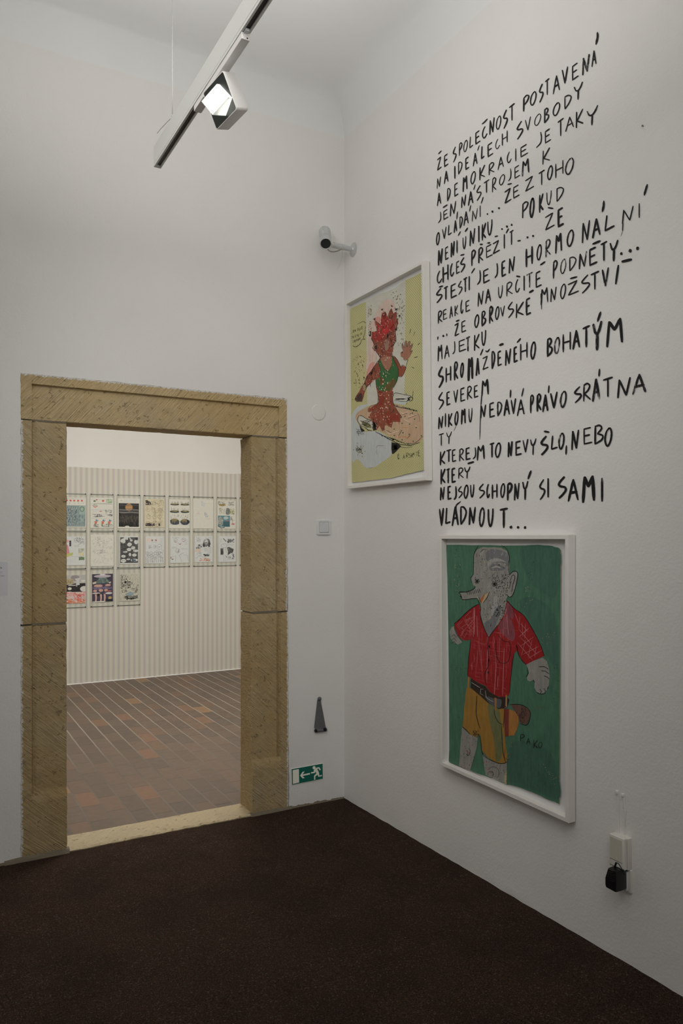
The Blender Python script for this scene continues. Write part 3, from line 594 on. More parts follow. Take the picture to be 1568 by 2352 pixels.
TEXT = [
 [(fA, 'Z 25 1080 120 1360|t 22 55 1050 110 990|E 150 1030 243 1295|S 310 905 385 1210|P 420 830 490 1090|O 500 780 588 1028|L 608 705 687 960|E 713 610 818 890|C 838 525 942 788|t 24 840 515 890 470 940 415|N 968 385 1072 712|O 1085 338 1192 628|S 1215 235 1310 605|T 1322 130 1438 482'),
  (fB, 'P 80 1215 208 1552|O 208 1152 338 1452|S 370 1025 465 1388|T 478 935 573 1268|A 620 850 758 1238|V 783 720 906 1070|E 962 645 1098 993|Nd 1150 500 1295 895|A 1318 415 1415 742|t 40 1428 112 1432 200 1402 335')],
 [(fD, 'N 25 40 102 270'), (fA, 'A 150 1328 240 1597|I 338 1258 365 1502|D 400 1165 492 1427|E 533 1085 618 1348|A 672 1005 762 1280|t 16 795 890 760 990|L 818 885 892 1158|E 933 820 1052 1118|C 1078 755 1168 977|H 1193 620 1307 907'),
  (fC, 'S -35 435 100 802|V 120 370 234 657|O 285 300 420 563|B 462 200 562 503|O 618 95 762 387'), (fB, 'D 820 1205 967 1512|Y 998 998 1174 1372')],
 [(fD, 'A 25 315 108 580|D 203 233 280 498|E 335 140 422 417|M 488 15 583 327|O 628 -70 732 197'), (fA, 'K 785 1240 902 1532|R 952 1175 1072 1442|A 1118 1070 1238 1347|C 1285 985 1378 1227|I 1430 940 1468 1192'),
  (fC, 'E 33 855 187 1122|J 315 640 432 947|E 473 575 603 872|T 703 395 832 762|A 848 340 1008 652|K 1028 225 1183 592|Y 1228 160 1448 587')],
 [(fD, 'J 43 670 107 887|E 138 620 238 832|t 24 135 605 220 550|N 260 475 378 767|N 462 360 558 617|A 583 285 688 577|t 16 720 185 690 285|S 735 190 835 487|T 863 90 982 367|R 1013 40 1107 338|O 1143 -15 1258 217|J 1303 -112 1372 137'),
  (fA, 'E 1418 1235 1533 1503'), (fC, 'Md 63 1115 207 1462|K 428 925 583 1252')],
 [(fD, 'O 8 1033 84 1287|V 118 943 203 1187|L 222 888 302 1117|A 328 818 394 1062|t 20 400 670 385 815|D 428 748 498 987|A 503 648 603 937|t 18 640 555 615 675|Nd 655 610 768 862|I 788 558 828 782|t 20 865 410 825 530|o 940 720 15|o 1030 675 20|o 1145 615 19|Z 1238 230 1382 547|t 24 1300 187 1380 170|E 1393 178 1523 452'),
  (fE, 'Z 123 15 292 327'), (fC, 'T 363 1328 488 1642|O 518 1235 633 1532|H 662 1148 823 1492|Od 838 1088 1013 1447')],
 [(fD, 'N 43 1330 138 1652|E 168 1290 248 1557|N 272 1200 354 1502|I 378 1180 402 1432|t 18 455 1030 410 1110|U 488 1110 560 1362|t 26 585 965 535 1040|N 613 968 722 1302|I 768 923 798 1232|K 828 868 923 1207|U 933 808 1033 1122|o 1200 990 16|o 1290 945 20|o 1375 915 19'),
  (fE, 'P 62 473 193 802|O 198 408 304 797|K 368 338 468 707|Ud 508 288 608 577|D 678 203 828 507')],
 [(fG, 'C 23 308 128 567|H 123 208 243 552|C 262 178 342 442|E 368 138 448 397|S 443 75 543 367|t 24 450 52 525 32'),
  (fD, 'P 638 1348 733 1662|R 763 1298 874 1612|t 28 800 1265 855 1265|E 903 1248 1038 1522|t 26 935 1242 990 1236|Z 1028 1173 1168 1452|t 24 1070 1127 1130 1112|I 1228 1078 1257 1347|t 24 1320 980 1275 1065|T 1328 998 1418 1292|p 26 1482 1205 1535 1196'),
  (fE, 'o 170 1140 20|o 270 1115 20|Z 478 673 663 1027|t 30 535 603 635 620|E 703 583 838 972')],
 [(fG, 'S 8 628 132 917|t 28 65 625 135 600|T 148 598 233 867|E 268 543 393 837|Sd 403 498 493 767|Td 498 438 583 727|I 593 418 628 687|t 22 710 280 650 375|J 743 308 823 587|E 853 273 988 567|J 1058 183 1133 467|E 1183 128 1283 452|N 1318 63 1438 382'),
  (fH, 'H 128 33 273 432'), (fE, 'O 328 1248 433 1562|Rd 483 1153 598 1507|M 662 1048 798 1442|O 868 978 1013 1322'),
  (fF, 'N 138 738 314 1212|A 342 678 524 1117|t 46 585 360 578 470 552 580|L 588 588 808 987|N 943 458 1183 830|p 24 965 800 958 965|t 8 958 965 925 1070|I 1263 398 1320 712|t 46 1455 30 1390 250')],
 [(fG, 'R 38 1033 133 1292|E 133 1008 218 1222|A 252 953 318 1192|K 342 938 414 1152|C 448 838 513 1107|E 538 848 633 1082|N 758 683 873 982|A 892 633 1008 927|U 1128 583 1218 837|R 1268 508 1400 802|C 1433 465 1528 732|t 30 1455 425 1530 437'),
  (fH, 'I 93 568 127 852|Td 143 503 273 812|E 308 473 433 804|t 32 400 385 490 320|P 618 283 718 637|Od 752 253 874 552|D 908 208 1053 502|Nd 1088 123 1248 467|E 1268 40 1438 412'),
  (fE, 't 40 1340 1262 1485 1200'), (fI, 'T 508 -62 663 367|Y 692 -88 884 382|o 935 198 28|o 1110 138 33|o 1258 92 34')],
 [(fJ, 'p 22 48 262 42 312|o 145 250 20|p 20 207 208 206 250'), (fG, 'Z 338 1253 438 1522|t 28 370 1242 435 1215|E 463 1213 563 1452|O 698 1103 794 1362|B 823 1038 918 1342|R 958 953 1053 1292|O 1073 958 1158 1217|V 1168 953 1253 1167|S 1298 873 1420 1187|K 1438 878 1603 1192'),
  (fH, 'E 133 958 243 1302|t 38 200 880 280 833|M 403 773 548 1110|p 16 410 900 425 1180|N 578 768 698 1052|O 752 703 868 1002|Z 888 638 1103 947|t 30 935 628 1065 593|S 1128 538 1303 904|T 1298 483 1468 852'),
  (fI, 'Vd 538 463 693 877|p 46 875 430 822 805|p 52 945 358 1140 312')],
 [(fJ, 'M 38 398 133 712|A 158 398 258 667|J 303 338 363 582|E 413 293 563 547|Td 538 248 638 542|K 688 203 804 522|U 828 138 918 437')],
 [(fJ, 'S 43 788 158 1192|H 178 783 293 1097|R 328 698 418 1057|O 443 718 518 1002|M 578 618 688 1067|A 723 633 803 972|t 24 860 480 810 600|Z 843 593 963 872|t 26 903 515 940 530 980 480|D 1003 513 1083 852|E 1113 503 1208 802|t 40 1150 418 1230 388|N 1253 468 1368 792|E 1403 428 1493 737|t 28 1540 290 1470 370'),
  (fK, 'H 23 403 143 682|O 173 393 263 667|B 408 343 503 632|Od 513 328 608 587|H 633 258 768 567|A 778 223 898 527|T 918 163 1048 507|Yd 1063 98 1223 552|M 1263 48 1518 497'), (fH, 't 40 1490 1222 1430 1400')],
 [(fJ, 'S 48 1248 160 1582|E 193 1238 283 1512|V 323 1208 413 1462|E 443 1168 548 1442|R 563 1138 668 1407|E 688 1123 783 1372|M 823 1013 968 1347|t 20 836 1290 828 1420 822 1500'), (fL, 't 15 822 180 812 480 800 860')],
 [(fL, 'N 48 428 148 682|I 168 378 198 637|K 223 378 314 647|O 338 338 424 607|t 7 375 610 335 705|M 458 293 553 597|U 593 283 673 557|N 808 223 918 482|E 963 178 1083 477|Dd 1103 168 1208 447|A 1223 118 1348 442|V 1353 113 1458 407'),
  (fJ, 't 28 1358 1215 1350 1360'), (fM, 'A -35 680 163 1112|t 32 133 430 88 635|P 278 583 388 1047|R 433 553 574 1007|A 573 568 733 1022|t 36 745 365 728 555|V 762 508 958 942|Od 993 478 1178 912'),
  (fN, 'S 63 378 224 717|R 228 313 398 692|Ad 403 223 573 692|t 36 555 60 543 205|T 608 203 818 612|N 883 208 1153 622|Ad 1163 128 1443 562')],
 [(fL, 'T 53 740 163 987|Y 193 708 303 952')],
 [(fL, 'K 73 1058 188 1332|T 188 1028 298 1272|E 293 1028 384 1272|Rd 418 1013 523 1257|E 538 993 643 1237|J 663 993 738 1217|M 743 948 893 1242|T 968 908 1073 1192|O 1068 903 1188 1187|N 1298 883 1398 1182|E 1433 873 1563 1157'),
  (fO, 'V 68 258 163 477|Y 183 243 293 522|S 343 203 480 522|t 30 405 140 490 155|L 508 193 628 442|Od 623 153 734 427|t 28 758 360 750 505|N 828 108 963 442|E 1013 68 1173 357|B 1183 28 1343 357|O 1343 68 1483 382')],
 [(fQ, 'K 78 113 173 382|Td 173 108 248 362|E 258 98 343 357|R 368 93 468 287|Y 468 78 578 292'), (fL, 'p 34 585 1292 692 1260')],
 [(fQ, 'Nd 73 408 158 642|E 193 393 273 632|J 293 398 353 632|S 368 398 450 602|O 458 373 548 607|U 568 368 640 592|S 708 358 814 607|C 833 363 898 597|H 918 358 1023 617|O 1058 348 1148 592|P 1163 343 1268 647|N 1283 343 1384 642|Y 1418 313 1528 637'),
  (fO, 't 34 205 755 155 890|S 323 883 434 1222|I 448 868 494 1182|S 613 838 770 1202|A 768 873 958 1252|M 993 818 1214 1272|Id 1296 858 1334 1252')],
 [(fQ, 'V 53 753 148 1062|L 158 753 254 1037|A 262 728 388 1062|t 22 415 652 345 715 338 775|D 393 728 520 1042|N 543 733 668 1042|Od 708 743 814 1067|U 853 763 958 1077|T 1038 753 1203 1102|o 1240 1075 24|o 1355 1080 21|o 1470 1080 22')],
]
ins = thing('wall_inscription', 'hand-painted black brush lettering in capitals on the white wall above the green picture', 'writing', (-0.001, -1.0, 2.4))
def span(f, it):
    t = it.split(); v = [float(q) for q in t[1:]]; c = t[0][0]
    if c == 'o': return f(v[0] - v[2], 0)[0], f(v[0] + v[2], 0)[0]
    xs = v[1::2] if c in 'tp' else v[0::2]; return f(min(xs), 0)[0], f(max(xs), 0)[0]
for ln, groups in enumerate(TEXT):                    # one part per painted word
    items = sorted(((span(f, it), f, it) for f, sq in groups for it in sq.split('|')), key=lambda e: e[0][0])
    words_ = []; end = -1e9
    for (x0, x1), f, it in items:
        if x0 - end > 8.0 + 0.012 * (x0 - 1000): words_.append([])
        words_[-1].append((f, it)); end = max(end, x1)
    for wd_ in words_:
        art = Art(0, 0.0, -6e-6, -0.0018)
        for f, it in wd_: letters(art, f, [it], 0.098 if ln not in (13, 15, 17) else 0.105, M['ink'], M['ink_dry'])
        part('painted_word', art.mb, ins)

# ------------------------------------------------------------------ framed pictures on the right wall
XFR = -0.04                                           # front of the box frames
def frame(name, label, corners, wm=0.0165):
    """corners in photograph pixels on the frame's front: top-left, top-right, bottom-right, bottom-left"""
    O = [hr(px, py, XFR) for px, py in corners]; c = sum(O) / 4
    root = thing(name, label, 'picture frame', (0, c[1], min(O[2][2], O[3][2])))
    def inset(d):
        out = []
        for i in range(4):
            p = O[i]; a = O[(i - 1) % 4] - p; b = O[(i + 1) % 4] - p
            a = a / np.linalg.norm(a); b = b / np.linalg.norm(b); out.append(p + (a + b) * d)
        return out
    rings = [(0.002, -0.002), (0.002, -0.0045), (0.0, -0.0045), (0.0, XFR + 0.001), (0.001, XFR), (wm - 0.001, XFR), (wm, XFR + 0.001), (wm, -0.007)]
    mb = MB(); vs = []
    for d, x in rings:
        vs += [(x, p[1], p[2]) for p in inset(d)]
    fs = [[4 * k + i, 4 * k + (i + 1) % 4, 4 * k + 4 + (i + 1) % 4, 4 * k + 4 + i] for k in range(7) for i in range(4)]
    mb.add(vs, fs, M['frame_white']); part('frame_moulding', mb, root)
    I = inset(wm - 0.003); mb = MB(); mb.prism([(-0.002, p[1], p[2]) for p in I], (-0.006, 0, 0), M['mat_board']); part('backing_board', mb, root)
    return root
XS = -0.0155                                          # face of the painted sheets

# --- lower picture: green sheet with the grey trunk-nosed figure in a red shirt
r = frame('framed_painting', 'white box frame holding a green painting of a grey trunk-nosed figure in a red shirt', [(1008, 1229.7), (1304.6, 1228.5), (1304.6, 1891), (1010.5, 1757)])
q = xf(980, 1200, 3.266); A = Art(0, XS, -1e-5); RF = 200; rd = random.Random(11)
def Pq(flat): return xfl(q, flat)
G1 = paint((64, 102, 82), RF, 0.2, 'green'); BLK = paint((20, 20, 22), RF, 0.2, 'black'); A.flat = (BLK,); GRY = paint((128, 127, 122), RF, 0.2, 'grey'); GRL = paint((142, 141, 138), RF, 0.1, 'light_grey')
GRD = paint((104, 106, 108), RF, 0.12, 'mid_grey'); RED = paint((132, 22, 26), RF, 0.2, 'red'); REL = paint((160, 62, 64), RF, 0.15, 'rose'); PNK = paint((170, 112, 114), RF, 0.15, 'pink'); OCH = paint((138, 104, 46), RF, 0.14, 'ochre')
BRN = paint((44, 34, 30), RF, 0.25, 'dark_brown'); RBR = paint((108, 48, 38), RF, 0.15, 'red_brown'); CRM = paint((160, 148, 118), RF, 0.1, 'cream'); ORG = paint((168, 92, 52), RF, 0.1, 'orange'); GLD = paint((150, 104, 52), RF, 0.2, 'tan')
TEA = paint((98, 100, 66), RF, 0.2, 'olive'); GD2 = paint((60, 94, 80), RF, 0.2, 'deep_green'); HAI = paint((92, 66, 58), RF, 0.25, 'hair_brown'); RDT = paint((150, 40, 44), RF, 0.1, 'red_dot'); GRP = paint((116, 62, 70), RF, 0.25, 'grey_rose'); WHT = paint((176, 172, 164), RF, 0.08, 'white')
sh = Pq([145,168,250,167,330,171,400,170,480,170,560,174,660,173,760,172,840,173,900,172,935,175,960,184,990,190,1003,208,1004,260,1001,600,997,1200,994,1700,992,2050,993,2112,984,2108,975,2104,955,2092,940,2090,910,2080,880,2066,850,2050,800,2028,750,2010,700,1988,650,1975,622,1968,600,1968,580,1958,560,1950,520,1930,480,1915,440,1902,400,1890,360,1876,330,1862,285,1845,240,1828,205,1815,170,1800,163,1788,168,1700,166,1300,160,800,153,400])
A.sheet(sh, G1, 0.0015, CRM)
for pl in ([700,190,985,200,990,420,960,560,860,520,760,420], [640,1650,900,1700,985,1900,985,2080,800,2010,620,1940], [690,600,800,560,960,700,980,1100,900,1000,800,780]):
    A.poly(Pq(pl), GD2, 4)
head = Pq([352,300,355,240,375,205,420,183,470,188,500,185,560,190,600,215,615,260,618,330,620,392,640,370,665,365,680,382,675,430,660,500,640,548,620,560,604,552,590,590,600,600,590,640,575,700,530,770,495,815,465,862,445,820,420,750,405,700,400,650,405,610,392,585,380,570,330,575,275,580,258,570,243,545,250,530,300,520,350,498,362,480,345,440,340,405,352,388])
A.poly(head, GRY)
A.poly(Pq([330,420,345,400,358,420,366,470,352,478,340,450]), GRY)
for pl in ([470,200,600,230,610,330,560,300,480,300,440,270], [470,330,520,310,590,340,560,360,480,360]): A.poly(Pq(pl), GRD, 3)
for pl in ([455,300,480,275,540,270,600,300,560,292,490,300,462,330], [480,345,520,322,560,345,520,338], [500,560,530,555,525,600,505,640], [480,650,520,600,535,640,500,720], [400,225,440,200,430,215,405,260]): A.poly(Pq(pl), GRL, 3)
for mt_, n_ in ((GRD, 60), (GRL, 40), (CRM, 14)):
    A.up()
    for p in scatter(head, n_, rd): A.stroke([p, (p[0] + rd.uniform(-4, 4), p[1] + rd.uniform(2, 9))], rd.uniform(.8, 1.8), mt_, .6, up=False)
A.poly(Pq([430,760,480,720,520,640,560,640,520,760,470,850]), GRD, 3)
body = Pq([392,612,350,630,300,672,250,722,205,758,215,800,235,850,265,880,300,887,332,875,325,920,315,1000,310,1080,305,1150,340,1175,400,1210,440,1225,470,1268,520,1303,570,1313,612,1300,622,1270,632,1150,645,1040,655,985,680,955,690,990,720,1040,745,1067,790,1042,850,1015,882,1000,862,940,820,850,765,750,720,688,660,650,622,610,602,582,592,620,580,690,530,775,464,865,430,790,405,710,400,650])
A.poly(body, RED)
A.poly(Pq([205,775,183,788,170,820,178,868,203,903,235,915,268,896,238,856,217,812]), GRY)
A.poly(Pq([745,1067,800,1037,870,1015,900,1040,915,1090,920,1150,915,1220,905,1250,886,1280,866,1286,850,1284,826,1274,806,1240,808,1195,800,1180,775,1192,755,1185,750,1160,766,1130,755,1090]), GRY)
A.poly(Pq([545,760,600,700,640,750,662,840,640,892,582,850,540,800]), GRP, 3); A.poly(Pq([600,600,640,640,650,720,600,700,585,660]), GRP, 3)
for mt_, n_ in ((REL, 130), (PNK, 24)):               # plaid: broken rose and white brush lines kept inside the shirt
    A.up()
    for i in range(n_):
        x = rd.uniform(320, 640); y = rd.uniform(640, 1250); L = rd.uniform(50, 180)
        if inside(q(x, y), body) and inside(q(x + 4, y + L), body): A.stroke([q(x, y), q(x + rd.uniform(-3, 5), y + L / 2), q(x + rd.uniform(-4, 8), y + L)], rd.uniform(0.35, 0.9), mt_, 0.5, up=False)
    A.up()
    for i in range(n_):
        x = rd.uniform(230, 620); y = rd.uniform(680, 1280); L = rd.uniform(25, 70)
        if inside(q(x, y), body) and inside(q(x + L, y + L * .25), body): A.stroke([q(x, y), q(x + L, y + L * rd.uniform(0.05, 0.35))], rd.uniform(0.3, 0.6), mt_, 0.5, up=False)
for a, b_ in (((352,640),(358,840)),((360,640),(350,860)),((455,860),(450,1200)),((520,1060),(505,1310)),((580,940),(568,1300)),((600,690),(610,840)),((575,720),(600,640)),((535,1150),(530,1240)),((375,700),(380,860))):
    A.stroke([q(*a), q(*b_)], 1.3, PNK, 0.5)
for i in range(20):                                   # crossed sleeve checks
    for (ox, oy, dx, dy, n) in ((0, 0, 1, 0, 1),):
        x = rd.uniform(225, 330); y = rd.uniform(680, 870)
        pp = [q(x, y), q(x + rd.uniform(20, 50), y + rd.uniform(-60, -20))]
        if all(inside(p, body) for p in pp): A.stroke(pp, 0.6, PNK, 0.5)
        pp = [q(x, y), q(x + rd.uniform(15, 35), y + rd.uniform(20, 50))]
        if all(inside(p, body) for p in pp): A.stroke(pp, 0.5, PNK, 0.5)
for ln_ in ([705,760,760,820],[690,800,790,920],[700,860,830,990],[680,900,790,1030],[715,750,720,860],[740,760,735,870],[760,800,690,860],[800,860,700,930],[840,930,720,990],[860,960,760,1020],[770,790,720,830],[740,880,710,1000],[790,880,760,1010],[820,920,810,1010],[700,700,690,800],[660,680,690,760]):
    A.stroke(Pq(ln_), 0.9, PNK, 0.6)
A.poly(Pq([300,1238,330,1243,382,1280,440,1335,480,1372,520,1395,580,1398,580,1500,590,1650,605,1760,602,1798,560,1810,500,1790,440,1742,415,1710,405,1650,400,1602,392,1585,370,1612,330,1600,270,1530,280,1400,290,1300]), OCH)
A.poly(Pq([462,1352,540,1405,556,1500,575,1640,560,1760,520,1790,505,1640,470,1480]), TEA, 3)
A.poly(Pq([330,1168,400,1212,440,1228,470,1270,540,1310,600,1308,620,1330,603,1390,540,1400,455,1350,400,1300,330,1240]), BRN)
A.poly(Pq([440,1300,500,1320,560,1330,545,1392,470,1355]), paint((74, 78, 82), RF, 0.2, 'slate'), 3)
for pl in ([308,1160,322,1163,318,1245,306,1240],[507,1313,524,1318,522,1410,512,1412],[592,1294,603,1294,600,1380,588,1378]): A.poly(Pq(pl), GLD)
A.poly(Pq([625,1362,700,1372,750,1385,775,1420,770,1470,748,1515,700,1505,682,1450,650,1400]), HAI)
A.poly(Pq([582,1395,617,1400,614,1604,586,1605]), RBR); A.poly(Pq([617,1402,660,1415,685,1450,690,1500,678,1548,655,1600,640,1596,614,1604]), GLD)
for i in range(70): 
    c_ = (720 + rd.gauss(0, 16), 1440 + rd.gauss(0, 28)); A.stroke([q(*c_), q(c_[0] + rd.uniform(-12, 12), c_[1] + rd.uniform(-12, 12))], 0.9, BLK)
for pl in ([620,1365,700,1365,755,1390],[755,1390,778,1430,768,1490,745,1520,700,1508]): A.stroke(Pq(pl), 1.3, BLK, 0.3, True)
leg1 = Pq([265,1535,320,1588,370,1612,382,1615,374,1690,350,1780,325,1858,285,1843,242,1826,250,1700]); leg2 = Pq([415,1722,440,1747,500,1795,560,1812,600,1800,600,1966,580,1956,540,1938,482,1914,442,1893,434,1850,425,1780])
A.poly(leg1, GRY); A.poly(leg2, GRY); A.poly(Pq([583,1900,600,1860,599,1964,583,1957]), CRM)
A.poly(Pq([420,570,432,545,470,518,440,580,412,610,402,590]), CRM); A.poly(Pq([400,580,437,530,425,575,410,603]), ORG)
K = lambda w_, *fl: A.stroke(Pq(fl), w_ * 1.35, BLK, 0.3, len(fl) > 6, 0.15)
K(0.9, 350,390, 352,300, 355,235, 385,175); K(0.8, 560,170, 600,200, 620,260, 612,330, 620,390); K(0.7, 400,225, 420,205, 445,205)
K(1.1, 620,395, 645,370, 668,366, 682,385, 676,440, 660,505, 640,550, 618,558, 600,540); K(0.9, 625,440, 640,400, 655,395, 660,420, 645,470, 640,520); K(0.8, 615,500, 625,470, 632,440)
K(1.0, 335,450, 330,415, 348,392); K(1.2, 243,530, 252,520, 300,520, 350,500, 366,480); K(1.3, 243,530, 255,545, 262,570, 258,560, 246,548); K(1.1, 262,578, 300,578, 335,572, 380,570)
for x in range(300, 400, 13): K(0.8, x, 520 - (x - 300) * .25, x + 7, 530 - (x - 300) * .2, x + 10, 544 - (x - 300) * .2)
K(1.0, 380,575, 395,610, 405,640, 402,700, 430,790, 465,862); K(1.0, 465,862, 480,840, 530,770); K(0.9, 470,520, 455,560, 425,600); K(0.9, 392,560, 402,590, 412,605)
for ang in range(14):
    for (cx_, cy_, rr, n_) in ((508, 462, 24, 1), (378, 440, 20, 1)):
        a = ang / 14 * 6.283 + rd.uniform(-.2, .2); r1 = rr * rd.uniform(.4, .8); K(0.8, cx_ + r1 * math.cos(a), cy_ + r1 * math.sin(a), cx_ + r1 * 1.3 * math.cos(a + .5), cy_ + r1 * 1.3 * math.sin(a + .5))
for (cx_, cy_) in ((508, 462), (378, 440)): A.dot(q(cx_, cy_), 2.6, 3.6, BLK)
for n_, poly_ in ((110, [500,390,610,380,622,440,600,540,540,560,500,520]), (75, [520,640,590,580,600,640,560,740,500,700]), (34, [360,240,600,240,600,380,400,520,355,400]), (16, [420,640,520,600,500,780,440,760])):
    for p in scatter(Pq(poly_), n_, rd): A.stroke([p, (p[0] + rd.uniform(-2.2, 2.4), p[1] + rd.uniform(0.4, 3))], rd.uniform(0.6, 1.2), BLK, 0.3)
K(1.1, 392,612, 350,632, 300,672, 250,722, 205,760); K(0.9, 205,770, 215,812, 236,855, 268,893); K(0.9, 330,872, 325,930, 314,1010, 308,1100, 305,1150); K(1.1, 603,585, 625,612, 662,650, 720,690, 765,752, 820,850, 862,940, 880,1000)
K(1.1, 682,950, 672,920, 690,995, 720,1042, 747,1068); K(0.9, 655,985, 645,1040, 632,1150, 622,1270); K(0.9, 460,865, 455,930, 462,1000, 458,1080, 435,1140, 445,1210); K(0.8, 520,880, 520,960, 530,1020, 560,1055, 610,1040, 628,960, 620,900, 580,890, 535,850)
for x, y in ((468, 930), (465, 1034), (460, 1125)): A.dot(q(x, y), 1.8, 3.2, BLK)
for yy in (840, 868, 893): K(0.8, 185, yy + 15, 205, yy, 222, yy + 22)
for fl in ([840,1082,880,1080,912,1100],[860,1112,890,1115,915,1135],[880,1150,905,1160,918,1175],[755,1090,760,1130,745,1160],[800,1180,808,1200],[850,1284,862,1270,848,1250],[885,1282,890,1262,878,1245],[905,1250,912,1230],[826,1274,845,1284,866,1286,888,1280]): K(1.1, *fl)
for i in range(12): K(0.9, 770 + rd.uniform(0, 60), 1070 + rd.uniform(0, 130), 776 + rd.uniform(0, 60), 1074 + rd.uniform(0, 130)) if False else None
K(1.2, 270,1533, 300,1560, 325,1590); K(1.2, 376,1300, 372,1380, 372,1440, 385,1500, 400,1545); K(1.0, 505,1400, 512,1450, 540,1500, 570,1515); K(1.1, 560,1520, 566,1640, 575,1740, 590,1795); K(1.0, 583,1400, 578,1500, 572,1540)
K(1.2, 415,1725, 450,1765, 500,1792, 560,1810, 605,1795); K(1.0, 400,1600, 408,1660, 414,1720, 428,1760); K(0.8, 590,1700, 580,1760, 610,1780)
for i in range(5): K(0.9, 330 + i * 28, 1180 + i * 22, 345 + i * 28, 1225 + i * 22)
for pl in ([425,1250,405,1250,402,1285,425,1295],[440,1260,445,1310,470,1330,500,1345],[600,1310,600,1385,585,1390],[336,1200,400,1240]): A.stroke(Pq(pl), 0.9, WHT, 0.4)
for i in range(26): c_ = (rd.uniform(345, 395), rd.uniform(1560, 1600)); K(0.8, c_[0], c_[1], c_[0] + 4, c_[1] + 7)
for (cx_, cy_, r0, a0, a1) in ((300, 1720, 26, -1.2, 1.5), (295, 1725, 14, -1.4, 1.6), (500, 1880, 42, -2.6, .8), (480, 1890, 22, -3.4, 2.2), (490, 1885, 10, -3, 2)):
    A.stroke([q(cx_ + r0 * math.cos(a0 + (a1 - a0) * i / 9), cy_ + 1.15 * r0 * math.sin(a0 + (a1 - a0) * i / 9)) for i in range(10)], 0.9, BLK, 0.3)
for pl_, n_ in ((leg1, 16), (leg2, 14)):
    for p in scatter(pl_, n_, rd): A.stroke([p, (p[0] + 1.4, p[1] + 1.8)], 0.9, BLK)
    for p in scatter(pl_, n_, rd): A.dot(p, 0.9, 1.1, RDT, 6)
for p in scatter(head, 30, rd): A.dot(p, 0.6, 0.7, RDT, 6)
for n_, poly_, mt in ((26, [205,190,255,180,260,470,215,480], BLK), (26, [205,300,255,290,270,600,215,600], CRM), (30, [740,280,800,260,790,620,720,640], BLK), (16, [740,480,790,480,790,600,730,640], CRM), (18, [860,840,960,820,940,930,860,910], CRM), (26, [960,1000,990,1000,990,1260,930,1400], BLK), (16, [170,1050,300,1090,290,1130,180,1090], BLK), (24, [700,1700,970,1900,970,2010,800,1980], BLK), (20, [850,1780,970,1900,960,1980], CRM), (14, [600,1600,650,1640,640,1760,600,1780], ORG), (10, [230,1400,262,1400,262,1560,230,1560], BLK)):
    for p in scatter(Pq(poly_), n_, rd): A.stroke([p, (p[0] + rd.uniform(-1.5, 2.5), p[1] + rd.uniform(-1, 3))], rd.uniform(0.45, 0.85), mt)
letters(A, q, 'P 700 1588 735 1642|A 748 1618 778 1662|K 800 1630 834 1695|O 836 1646 868 1692'.split('|'), 0.07, BLK, BLK, False)
letters(A, q, 'J 805 1362 822 1402|A 836 1376 848 1402|K 854 1372 868 1400|I 882 1374 888 1400|S 902 1374 918 1404'.split('|'), 0.06, TEA, TEA, False)
part('painted_sheet', A.mb, r, label='green painted sheet with a grey elephant-like man')

# --- upper picture: dotted green paper with the spiky red figure
r = frame('framed_painting', 'white box frame near the corner with a dotted green picture of a red spiky figure', [(791.5, 694), (971.5, 597), (978, 1103), (795.5, 1123)])
q = xf(640, 480, 3.36); s1 = xf(790, 620, S8); s2 = xf(790, 770, S8); s3 = xf(790, 920, S8); A = Art(0, XS, -1e-5); RF = 204
def P_(f, flat): return xfl(f, flat)
WB = paint((184, 182, 170), RF, 0.08, 'chalk_white', (14, 14, 30)); PK = paint((194, 172, 160), RF, 0.1, 'pale_pink'); SKN = paint((128, 66, 46), RF, 0.22, 'skin_brown', (40, 40, 12)); RD1 = paint((150, 40, 36), RF, 0.2, 'crimson'); SK2 = paint((150, 102, 82), RF, 0.14, 'light_skin'); RST = paint((128, 50, 30), RF, 0.25, 'rust')
GRN = paint((46, 92, 46), RF, 0.25, 'leaf_green'); CLD = paint((176, 180, 180), RF, 0.07, 'cloud_white'); TAN = paint((180, 152, 124), RF, 0.14, 'board_tan'); BK = paint((22, 22, 23), RF, 0.2, 'black_line'); A.flat = (BK,); GRS = paint((120, 118, 74), RF, 0.15, 'moss'); WDR = paint((212, 196, 176), RF, 0.08, 'drip_white'); OR2 = paint((196, 128, 76), RF, 0.1, 'orange_line'); DKB = paint((30, 28, 20), RF, 0.3, 'dark_shade'); GNL = paint((78, 98, 58), RF, 0.2, 'green_speck'); RGL = paint((196, 138, 128), RF, 0.15, 'rose_glow'); OCR = paint((150, 132, 96), RF, 0.15, 'sand_green')
A.sheet(P_(q, [552,772,575,758,600,747,640,727,675,714,720,690,760,670,800,652,830,642,865,627,900,612,940,580,980,550,1010,535,1040,522,1070,505,1095,492,1102,490,1103,700,1108,1200,1115,1700,1118,2015,1090,2022,1060,2026,1040,2034,980,2045,940,2058,900,2066,870,2076,800,2082,750,2090,700,2094,640,2104,600,2106,565,2110,561,1800,556,1300]), M['dots'], 0.0015, WB)
A.poly(P_(q, [672,716,720,692,760,672,800,655,830,645,865,630,900,615,940,585,978,554,978,700,974,1000,972,1300,966,1480,900,1500,780,1500,682,1520,680,1300,676,1000]), WB)
for pl in ([690,900,720,860,800,720,860,700,900,760,860,900,760,1000,700,1000], [690,1010,720,1000,760,1150,700,1240,672,1230,684,1130]): A.poly(P_(q, pl), PK, 4)
A.poly(P_(q, [700,1200,740,1180,730,1220,690,1290,672,1290]), RGL, 3); A.poly(P_(q, [735,880,760,830,800,860,790,900,750,910]), RGL, 3); A.poly(P_(q, [725,1010,745,1030,730,1060]), RGL, 3)
